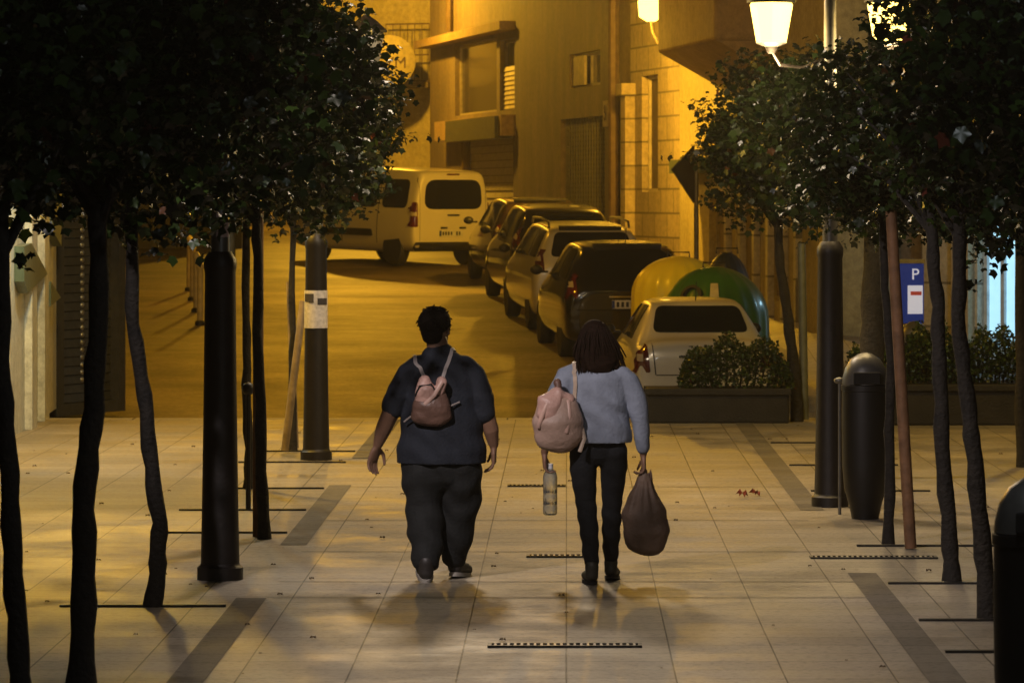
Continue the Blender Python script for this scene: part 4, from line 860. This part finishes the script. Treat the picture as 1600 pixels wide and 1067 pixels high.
# litter bins
def bin_(x, y, label):
    t = thing('litter_bin', label, 'litter bin', (x, y, 0), 0, 'domed litter bins')
    m = MB(); m.lathe([(.10, 0), (.105, .03), (.12, .1), (.155, .22), (.17, .4), (.175, .75), (.172, .94), (.18, .945), (.18, .985), (.165, .99)], 32); m.build('body', mat('bin_black', (.006, .0055, .0055), .5, .2, 10, .3), t)
    m = MB(); m.lathe([(.172, .992), (.168, 1.04), (.15, 1.11), (.11, 1.175), (.05, 1.215), (.01, 1.225)], 32); d = m.build('dome', mat('bin_lid', (.13, .125, .115), .4, .5, 10, .2), t)
    m = MB(); m.box((0, -.165, 1.04), (.2, .03, .09)); m.build('opening', archm, d, smooth=False, bevel=.01); return t
bin_(gx(1352, 30.2), 30.2, 'black litter bin with a domed lid standing right of the right lamp post'); o_ = bin_(gx(1428, 44.6), 44.6, 'litter bin with a silvery dome behind the hedge, below the blue parking sign'); o_.location.z = -.2
bin_(1.925, 16.8, 'near black litter bin with a silvery dome cut by the bottom right corner')
# water spout post by the right lamp post
t = thing('thin_post', 'thin steel rod with a small knob against the right lamp post', 'post', (gx(1312, 30.6), 30.6, 0)); m = MB(); m.tube([(0, 0, 0), (0, 0, .98)], .012, 8); m.build('rod', greym, t); m = MB(); m.ell((0, 0, 1.0), (.045, .03, .025), 10, 6); m.build('knob', greym, t)
t = thing('thin_post', 'short iron standpipe behind the near left lamp post', 'post', (gx(388, 31.0), 31.0, 0)); m = MB(); m.tube([(0, 0, 0), (0, 0, .9)], .02, 8); m.build('rod', iron, t); m = MB(); m.ell((0, 0, .92), (.05, .05, .05), 10, 6); m.build('knob', iron, t)

# ------------------------------------------------------------------ people
skin = mat('skin', (.27, .15, .095), .5, 0, 20, .08, spec=.4)
def cloth(name, c, r=.85): return mat(name, c, r, 0, 14, .14, bump=.25, bscale=60)
def hand(mb, wrist, d, palm_n, thumb_side, s=1.0, curl=.5):
    """palm and five fingers: d points along the hand, palm_n out of the palm, thumb_side towards the thumb"""
    d = Vector(d).normalized(); n = Vector(palm_n); n = (n - d * n.dot(d)).normalized(); tdir = Vector(thumb_side); tdir = (tdir - d * tdir.dot(d) - n * tdir.dot(n)).normalized(); w = Vector(wrist)
    mb.capsule([w, w + d * .04 * s, w + d * .085 * s], [(.026 * s, .019 * s), (.040 * s, .016 * s), (.040 * s, .014 * s)], 12, flat=tuple(tdir))
    for k, (off, ln) in enumerate(((.031, .072), (.011, .08), (-.010, .074), (-.030, .06))):
        b = w + d * .088 * s + tdir * off * s; a1 = curl * .7; a2 = curl * 1.6; a3 = curl * 2.3; p = [b]
        for a, l in ((a1, .42), (a2, .32), (a3, .26)): p.append(p[-1] + (d * math.cos(a) + n * math.sin(a)) * ln * l * s)
        mb.capsule(p, [.0088 * s, .0085 * s, .008 * s, .0068 * s], 8)
    b = w + d * .025 * s + tdir * .03 * s; p = [b, b + (d * .6 + tdir * .7 + n * .3).normalized() * .035 * s]; p.append(p[-1] + (d * .9 + tdir * .3 + n * .4).normalized() * .03 * s); p.append(p[-1] + (d * .95 + n * .5).normalized() * .024 * s)
    mb.capsule(p, [.0125 * s, .011 * s, .0095 * s, .008 * s], 8)
def head(mb, c, s=1.0, turn=0):
    """skull, jaw, nose, brows, lips and ears; face looks towards +y turned by 'turn'"""
    k = len(mb.v)
    mb.ell((0, -.01, .03), (.075, .095, .09), 18, 12); mb.capsule([(0, .02, .0), (0, .045, -.055), (0, .055, -.085)], [(.066, .07), (.055, .05), (.035, .032)], 14)
    mb.capsule([(0, .088, .01), (0, .107, -.018)], [.010, .015], 8); mb.capsule([(-.03, .078, .022), (.03, .078, .022)], [.012, .012], 8)
    mb.capsule([(-.02, .092, -.05), (.02, .092, -.05)], [.009, .009], 8)
    for q in (-1, 1): mb.capsule([(q * .078, -.005, .02), (q * .078, .0, -.022)], [(.009, .02), (.008, .014)], 8)
    M = Matrix.Translation(c) @ Matrix.Rotation(turn, 4, 'Z') @ Matrix.Scale(s, 4)
    for j in range(k, len(mb.v)): mb.v[j] = tuple(M @ Vector(mb.v[j]))
    return M
def eyes(parent, M):
    for q in (-1, 1):
        m = MB(); m.ell((q * .03, .082, .008), (.011, .008, .008), 10, 6); m.v = [tuple(M @ Vector(v)) for v in m.v]; m.build('eye', mat('eye_white', (.6, .58, .55), .3), parent)
def shoe(parent, x, y, z, m_, pitch=0, sole=None, s=1.0, toe=0):
    T = Matrix.Translation((x, y, z)) @ Matrix.Rotation(toe, 4, 'Z') @ Matrix.Rotation(-pitch, 4, 'X')
    m = MB(); m.capsule([(0, -.04, .055), (0, .05, .05), (0, .15, .042), (0, .19, .036)], [(.042, .045), (.044, .042), (.046, .033), (.036, .024)], 14); m.capsule([(0, -.035, .06), (0, -.03, .11)], [(.04, .045), (.045, .05)], 12)
    m.v = [tuple(T @ (Vector(v) * s)) for v in m.v]; o = m.build('shoe', m_, parent); bake(o, .008, 3)
    m = MB(); 
    for zz in (0, .022): m.v += [tuple(T @ (Vector((.047 * math.cos(a) * (1 + .1 * math.sin(a)), .06 + .145 * math.sin(a), zz)) * s)) for a in [i * 2 * PI / 24 for i in range(24)]]
    m.f = [tuple(range(24))[::-1], tuple(range(24, 48))] + [(i, (i + 1) % 24, 24 + (i + 1) % 24, 24 + i) for i in range(24)]; m.mi = [0] * len(m.f); m.build('sole', sole or trim_m, o)

def strands(parent, M, rows, m_, r=.0045):
    """locks of hair: each row is (start, mid, end)"""
    b = MB()
    for p0, p1, p2 in rows:
        p0, p1, p2 = Vector(p0), Vector(p1), Vector(p2); P = [p0 * (1 - u) ** 2 + p1 * 2 * u * (1 - u) + p2 * u * u for u in (0, .2, .4, .6, .8, 1)]
        b.tube(P, [r * .7, r, r * 1.1, r, r * .8, r * .3], 5)
    b.v = [tuple(M @ Vector(v)) for v in b.v]; o = b.build('locks', m_, parent); o['kind'] = 'stuff'; return o
# --- man ---
man = thing('person', 'heavy person in dark T-shirt and trousers walking away with a small pink backpack', 'person', (gx(690, 25.3), 25.3, 0), 0, None)
B = MB()
B.capsule([(0, 0, .86), (0, 0, 1.1), (0, 0, 1.3)], [(.2, .13), (.2, .13), (.16, .09)], 16)
B.capsule([(-.01, .0, 1.34), (-.03, .01, 1.48)], [.075, .066], 14)
B.capsule([(-.115, 0, .8), (-.12, 0, .62), (-.11, .01, .45), (-.09, -.04, .22), (-.095, -.06, .09)], [.09, .08, .06, .045, .04], 12)
B.capsule([(.115, 0, .8), (.12, .03, .62), (.115, .07, .45), (.085, .12, .24), (.075, .19, .09)], [.09, .08, .06, .045, .04], 12)
B.capsule([(-.17, 0, 1.31), (-.245, -.02, 1.2), (-.308, -.02, 1.05), (-.362, .03, .93), (-.395, .07, .84)], [.06, .058, .056, .05, .033], 12)
B.capsule([(.17, 0, 1.31), (.225, -.02, 1.18), (.268, -.03, 1.05), (.305, .0, .93), (.32, .04, .84)], [.06, .058, .056, .05, .033], 12)
hand(B, (-.398, .075, .83), (-.35, .2, -1), (.6, -.5, .1), (.3, 1, 0), 1.15, .45); hand(B, (.32, .045, .83), (.02, .1, -1), (-1, 0, 0), (0, 1, 0), 1.15, .55)
MH = head(B, (-.035, .015, 1.545), 1.07, R(-20))
bo = B.build('body', skin, man); bake(bo, .0052, 3); eyes(man, MH)
T_ = MB()
T_.capsule([(0, 0, .74), (0, 0, .80), (0, .0, .95), (0, 0, 1.1), (0, -.01, 1.23), (-.005, -.01, 1.32), (-.02, 0, 1.39)], [(.278, .18), (.272, .182), (.25, .175), (.235, .16), (.22, .145), (.18, .115), (.095, .08)], 22)
T_.capsule([(-.14, -.005, 1.315), (-.20, -.01, 1.275), (-.262, -.02, 1.17), (-.30, -.022, 1.07)], [.070, .074, .070, .066], 14)
T_.capsule([(.14, -.005, 1.315), (.19, -.01, 1.265), (.24, -.025, 1.16), (.264, -.03, 1.05)], [.070, .075, .072, .067], 14)
def foldshirt(p): return .006 * math.sin(p.z * 40 + p.x * 16 + 3 * math.sin(p.x * 9)) * (1 if p.z < 1.15 else .3)
so = T_.build('shirt', cloth('navy_tshirt', (.013, .017, .027)), man); bake(so, .011, 4, .016, 6, foldshirt, hem=.728)
L_ = MB()
L_.capsule([(0, .0, .70), (0, 0, .80), (0, 0, .9)], [(.225, .15), (.225, .15), (.2, .13)], 20)
L_.capsule([(-.115, 0, .72), (-.12, .0, .62), (-.11, .01, .47), (-.105, -.01, .38), (-.09, -.04, .22), (-.095, -.06, .135)], [(.128, .145), (.126, .14), (.105, .115), (.112, .115), (.094, .1), (.082, .095)], 16)
L_.capsule([(.115, 0, .72), (.12, .03, .62), (.115, .07, .5), (.11, .08, .42), (.085, .12, .24), (.07, .175, .15)], [(.128, .145), (.128, .14), (.122, .12), (.108, .112), (.092, .1), (.082, .095)], 16)
to = L_.build('trousers', cloth('black_trousers', (.010, .011, .011)), man); bake(to, .011, 4, .016, 6, lambda p: .006 * math.sin(p.z * 38 + 5 * math.sin(p.x * 12)))
shoe(man, -.098, -.05, .015, mat('shoe_black', (.03, .026, .024), .5), R(-14), mat('sole_pale', (.4, .37, .32), .6), 1.16, .1); shoe(man, .088, .2, .008, MATS['shoe_black'], R(6), MATS['sole_pale'], 1.16, -.25)
hm = mat('hair_brown_black', (.008, .005, .0035), .85, 0, 60, .4, bump=.3, bscale=60, spec=.12)
Hh = MB(); Hh.ell((0, -.028, .050), (.092, .102, .082), 20, 12); Hh.capsule([(0, -.065, .02), (0, -.06, -.045)], [(.074, .04), (.058, .03)], 14)
Hh.v = [tuple(MH @ Vector(v)) for v in Hh.v]; ho = Hh.build('hair', hm, man); bake(ho, .006, 2, .008, 18)
rows = []
for k in range(240):
    a = random.uniform(0, 2 * PI); e = random.uniform(-.5, 1.45)
    if e < .25 and math.sin(a) > .3: continue
    d = Vector((math.cos(a) * math.cos(e) * .092, math.sin(a) * math.cos(e) * .1, math.sin(e) * .084)); p = Vector((0, -.028, .050)) + d * .97; t_ = Vector((random.uniform(-1, 1), random.uniform(-1, 1), -.6 if e < .5 else .2)).normalized()
    rows.append((p, p + d.normalized() * .005 + t_ * .01, p + t_ * .022))
strands(ho, MH, rows, hm, .004)
# his backpack
mx, my = man.location.x, 25.3
rose = mat('rose_leather', (.62, .38, .31), .42, 0, 10, .15, bump=.3); brown = mat('brown_leather', (.17, .095, .07), .45, 0, 10, .2, bump=.3); strapm = mat('pale_strap', (.42, .36, .33), .5)
bp_ = thing('backpack', "small pink and brown backpack on the heavy person's back", 'backpack', (mx - .055, my - .2, .99))
m = MB(); m.capsule([(0, 0, .03), (0, -.02, .1), (0, -.005, .17)], [(.125, .055), (.115, .06), (.09, .05)], 18); o = m.build('pouch', brown, bp_); bake(o, .008, 4, .01, 14)
m = MB(); m.capsule([(-.03, -.025, .14), (-.035, -.035, .2), (-.045, -.02, .255)], [(.07, .045), (.065, .045), (.035, .03)], 14); m.capsule([(.05, -.03, .19), (.062, -.03, .25)], [(.03, .03), (.032, .028)], 12); o = m.build('flap', rose, bp_); bake(o, .007, 3, .008, 20)
m = MB(); m.tube([(-.04, -.075, .11), (.02, -.085, .17), (.065, -.07, .25)], [(.013, .006)] * 3, 10); m.build('buckle_strap', mat('pink_strap', (.62, .4, .32), .4), bp_)
m = MB(); m.tube([(-.10, -.055, .16), (-.07, -.075, .225), (-.0, -.075, .235), (.03, -.065, .19)], .006, 8); m.build('cord', trim_m, bp_)
def cloth_strap(parent, cloth_o, pts, w, m_, name='shoulder_strap', lift=.007):
    """a flat strap laid on the cloth along points given in the wearer's space"""
    bv = BVHTree.FromPolygons([v.co.copy() for v in cloth_o.data.vertices], [tuple(p.vertices) for p in cloth_o.data.polygons]); P = []
    for i in range(len(pts) - 1):
        for k in range(6): P.append(Vector(pts[i]).lerp(Vector(pts[i + 1]), k / 6))
    P.append(Vector(pts[-1])); off = cloth_o.parent.location - parent.location; b = MB(); rows_ = []
    for i, p in enumerate(P):
        h, nn, _, _ = bv.find_nearest(p); t = (P[min(i + 1, len(P) - 1)] - P[max(i - 1, 0)]).normalized(); sd = t.cross(nn).normalized()
        rows_.append([h + nn * lift + sd * w + off, h + nn * lift - sd * w + off, h + nn * (lift - .004) - sd * w + off, h + nn * (lift - .004) + sd * w + off])
    for r_ in rows_: b.v += [tuple(q) for q in r_]
    for i in range(len(rows_) - 1):
        for k in range(4): b.f.append((i * 4 + k, i * 4 + (k + 1) % 4, i * 4 + 4 + (k + 1) % 4, i * 4 + 4 + k))
    b.f += [(0, 1, 2, 3), tuple(len(b.v) - 4 + k for k in (3, 2, 1, 0))]; b.mi = [0] * len(b.f); return b.build(name, m_, parent, smooth=False)
cloth_strap(bp_, so, [(-.10, -.2, 1.24), (-.15, -.16, 1.33), (-.175, -.05, 1.42), (-.175, .05, 1.40), (-.17, .15, 1.28)], .011, strapm)
cloth_strap(bp_, so, [(.0, -.2, 1.24), (.035, -.16, 1.33), (.075, -.05, 1.44), (.09, .05, 1.42), (.11, .15, 1.28)], .011, strapm)
for q in ([(-.12, 0, .04), (-.17, .045, .0)], [(.12, 0, .1), (.17, .04, .12)]):
    m = MB(); m.tube(q, .006, 8); m.build('side_strap', strapm, bp_)

# --- woman ---
wom = thing('person', 'person with long dark hair in pale grey top and dark jeans carrying a brown bag', 'person', (gx(936, 25.1), 25.1, 0))
B = MB()
B.capsule([(0, 0, .88), (0, 0, 1.08), (0, 0, 1.27)], [(.15, .1), (.13, .09), (.14, .08)], 16); B.capsule([(-.01, 0, 1.32), (-.02, .01, 1.44)], [.05, .047], 12)
B.capsule([(-.09, 0, .8), (-.092, 0, .7), (-.08, .02, .5), (-.055, -.03, .28), (-.048, -.04, .09)], [.06, .055, .04, .035, .03], 12)
B.capsule([(.085, 0, .8), (.09, .03, .7), (.08, .08, .5), (.075, .13, .28), (.075, .2, .09)], [.06, .055, .04, .035, .03], 12)
B.capsule([(-.15, 0, 1.27), (-.235, -.01, 1.17), (-.285, -.02, 1.04), (-.312, .04, .9), (-.335, .09, .80)], [.04, .038, .034, .03, .024], 12)
B.capsule([(.15, 0, 1.25), (.225, .0, 1.13), (.25, -.012, 1.02), (.266, .02, .88), (.272, .05, .79)], [.04, .038, .032, .028, .024], 12)
hand(B, (-.335, .092, .79), (.05, .1, -1), (1, 0, 0), (0, 1, .1), 1.0, .85); hand(B, (.272, .052, .78), (.03, .06, -1), (-1, -.1, 0), (0, 1, 0), .95, .95)
MW = head(B, (-.03, .03, 1.485), .98, R(8)); bo = B.build('body', skin, wom); bake(bo, .0052, 3); eyes(wom, MW)
T_ = MB()
T_.capsule([(.005, 0, .885), (.005, 0, .93), (.0, 0, 1.04), (-.01, -.005, 1.17), (-.015, -.015, 1.26), (-.015, 0, 1.325)], [(.194, .142), (.190, .138), (.172, .118), (.185, .115), (.185, .1), (.10, .06)], 20)
T_.capsule([(-.13, 0, 1.285), (-.195, -.005, 1.265), (-.25, -.015, 1.15), (-.29, -.02, 1.04), (-.30, .04, .94)], [.068, .072, .066, .056, .045], 14)
T_.capsule([(.13, 0, 1.27), (.175, 0, 1.235), (.225, -.005, 1.13), (.25, -.012, 1.02), (.264, .015, .90), (.27, .035, .83)], [.068, .073, .066, .053, .044, .036], 14)
o = wsh = T_.build('shirt', cloth('pale_blue_grey_knit', (.25, .28, .345)), wom)
bake(o, .009, 10, .010, 7, lambda p: (.010 + .010 * math.sin((p.z * 1.0 + p.x * .6) * 46 + 2.4 * math.sin(p.x * 7 + p.z * 4))) * max(0, min(1, (1.27 - p.z) * 5)) * max(.15, 1 - max(0, (abs(p.x) - .10) / .10)), hem=.868, hem_if=lambda c: abs(c.x) < .215)
L_ = MB()
L_.capsule([(0, -.005, .83), (0, -.005, .87), (0, 0, .92)], [(.165, .112), (.16, .112), (.15, .10)], 18)
L_.capsule([(-.09, -.01, .82), (-.098, 0, .7), (-.08, .02, .5), (-.072, .0, .42), (-.055, -.03, .28), (-.048, -.04, .14)], [(.088, .105), (.082, .095), (.062, .066), (.06, .064), (.054, .058), (.045, .05)], 16)
L_.capsule([(.085, -.01, .82), (.09, .03, .7), (.08, .08, .5), (.078, .085, .42), (.075, .13, .28), (.075, .19, .15)], [(.088, .105), (.082, .095), (.062, .066), (.06, .064), (.054, .058), (.045, .05)], 16)
o = L_.build('jeans', cloth('dark_jeans', (.010, .011, .014)), wom); bake(o, .009, 4, .005, 8, lambda p: .003 * math.sin(p.z * 60 + 4 * math.sin(p.x * 15)) * (1 if p.z < .5 else .4))
shoe(wom, -.048, -.03, .003, mat('boot_olive', (.05, .045, .032), .55), 0, None, .98, .12); shoe(wom, .077, .22, .01, MATS['boot_olive'], R(5), None, .98, -.1)
hw = mat('hair_dark_brown', (.014, .006, .003), .8, 0, 60, .4, spec=.12)
Hh = MB(); Hh.ell((0, -.03, .045), (.090, .10, .090), 20, 12); Hh.capsule([(.0, -.075, .03), (.012, -.10, -.07), (.035, -.115, -.15), (.05, -.11, -.19)], [(.095, .05), (.118, .045), (.098, .032), (.05, .02)], 18)
Hh.capsule([(-.05, -.05, .02), (-.105, -.055, -.06), (-.115, -.07, -.11)], [.05, .042, .02], 12); Hh.capsule([(.06, -.05, .0), (.10, -.07, -.09), (.125, -.09, -.16)], [.05, .045, .02], 12)
Hh.v = [tuple(MW @ Vector(v)) for v in Hh.v]; ho = Hh.build('hair', hw, wom); bake(ho, .006, 4, .004, 9)
rows = []
for k in range(300):
    a = random.uniform(-.15, 1.15) * PI + PI; e = random.uniform(.1, 1.0); x0 = math.cos(a) * .09 * math.cos(e * 1.2); y0 = -.03 + math.sin(a) * .1 * math.cos(e * 1.2); z0 = .045 + .09 * math.sin(e * 1.2)
    x1 = x0 * 1.45 + random.uniform(-.035, .035); x2 = x1 * 1.05 + .03 + random.uniform(-.025, .03)
    rows.append(((x0, y0, z0), (x1, min(y0, -.05) - .055, -.02), (x2, -.125 + abs(x2) * .3 + random.uniform(-.01, .01), random.uniform(-.23, -.10))))
strands(ho, MW, rows, hw)
wx, wy = wom.location.x, 25.1
bk = thing('backpack', "pink backpack slung on the long haired person's left shoulder", 'backpack', (wx - .25, wy - .15, .80))
m = MB(); m.capsule([(.0, 0, .10), (0, -.02, .2), (.0, -.01, .3)], [(.14, .085), (.15, .095), (.12, .08)], 20); o = m.build('bag_body', mat('pack_rose_brown', (.50, .34, .265), .5, 0, 6, .2, bump=.3), bk); bake(o, .009, 4, .018, 8)
m = MB(); m.capsule([(-.06, -.06, .24), (-.05, -.065, .32), (0, -.04, .37), (.06, -.03, .33)], [(.07, .045), (.075, .045), (.05, .04), (.04, .035)], 14); o = m.build('flap', rose, bk); bake(o, .008, 3, .014, 14)
m = MB(); m.capsule([(-.12, -.09, .17), (-.095, -.115, .25), (-.06, -.105, .33)], [(.014, .008)] * 3, 8); m.capsule([(.05, -.10, .14), (.07, -.10, .24), (.06, -.07, .33)], [(.014, .008)] * 3, 8); m.build('buckle_strap', mat('pink_strap', (0, 0, 0)), bk)
tan = mat('strap_tan', (.5, .38, .28), .5); cloth_strap(bk, wsh, [(-.19, -.16, 1.14), (-.17, -.14, 1.22), (-.15, -.1, 1.32), (-.15, .0, 1.36), (-.15, .09, 1.28), (-.17, .13, 1.16)], .013, tan, lift=.009)
m = MB(); m.tube([(.13, -.05, .02), (.16, -.03, .1), (.14, -.02, .18)], [(.012, .005)] * 3, 8); m.build('loose_strap', tan, bk)
m = MB(); m.tube([(.05, .0, .33), (.06, .015, .36)], [(.013, .006)] * 2, 8); m.build('strap_ring', tan, bk)
m = MB(); m.capsule([(.0, -.03, .37), (.0, -.025, .42), (-.005, -.02, .44)], [.03, .022, .025], 10); m.build('drawstring_knot', brown, bk)
# bottle in the left hand
bt = thing('water_bottle', "clear water bottle hanging from the long haired person's left hand", 'bottle', (wx - .300, wy + .115, .412))
gm = bpy.data.materials.new('clear_plastic'); gm.use_nodes = True; b = gm.node_tree.nodes['Principled BSDF']; b.inputs['Base Color'].default_value = (.86, .9, .92, 1); b.inputs['Transmission Weight'].default_value = .9; b.inputs['Roughness'].default_value = .06; b.inputs['IOR'].default_value = 1.33
nz_ = gm.node_tree.nodes.new('ShaderNodeTexNoise'); nz_.inputs['Scale'].default_value = 20; bpn = gm.node_tree.nodes.new('ShaderNodeBump'); bpn.inputs['Strength'].default_value = .15; gm.node_tree.links.new(nz_.outputs['Fac'], bpn.inputs['Height']); gm.node_tree.links.new(bpn.outputs[0], b.inputs['Normal'])
m = MB(); m.lathe([(.03, 0), (.042, .008), (.044, .05), (.042, .06), (.044, .07), (.044, .12), (.0425, .13), (.044, .14), (.044, .235), (.038, .258), (.018, .28), (.016, .30)], 28); m.build('bottle_body', gm, bt)
m = MB(); m.lathe([(.019, .285), (.019, .315), (.012, .318)], 20); m.build('cap', mat('cap_white', (.6, .6, .6), .5), bt)
# brown bag in the right hand
bg_ = thing('hand_bag', "dark brown sack bag held in the long haired person's right hand", 'bag', (wx + .278, wy + .06, .19))
m = MB(); m.capsule([(.012, 0, .055), (.012, 0, .12), (.0, 0, .24), (-.005, 0, .34), (.0, 0, .42), (.0, 0, .47)], [(.122, .07), (.134, .08), (.128, .07), (.085, .05), (.042, .03), (.022, .02)], 20)
o = m.build('sack', mat('bag_brown', (.19, .125, .088), .6, 0, 8, .25, bump=.4), bg_); bake(o, .009, 4, .02, 7, lambda p: .005 * math.sin(math.atan2(p.y, p.x) * 9) * (1 if p.z > .25 else .3))
m = MB(); m.tube([(-.015, .02, .44), (-.02, .01, .50), (-.008, .0, .535), (.01, 0, .5), (.02, -.02, .43)], .008, 8); m.tube([(.02, .0, .44), (.04, 0, .5), (.045, -.01, .44)], .009, 8); m.build('handles', brown, bg_)

# ------------------------------------------------------------------ night haze volume, added to imitate lens bloom round the lamps
m = MB(); m.box((0, 170, 11.4), (300, 440, 23.5)); hz = m.build('bloom_haze', bpy.data.materials.new('bloom_volume'), smooth=False)
hm_ = hz.data.materials[0]; hm_.use_nodes = True; hn = hm_.node_tree; hn.nodes.clear(); ho_ = hn.nodes.new('ShaderNodeOutputMaterial'); hv = hn.nodes.new('ShaderNodeVolumePrincipled')
hv.inputs['Color'].default_value = (.8, .8, .8, 1); hv.inputs['Density'].default_value = .0005; hv.inputs['Anisotropy'].default_value = .72
hn.links.new(hv.outputs[0], ho_.inputs['Volume']); tag(hz, 'thin volume added to imitate lens bloom round the street lamps', 'bloom_haze', kind='stuff')
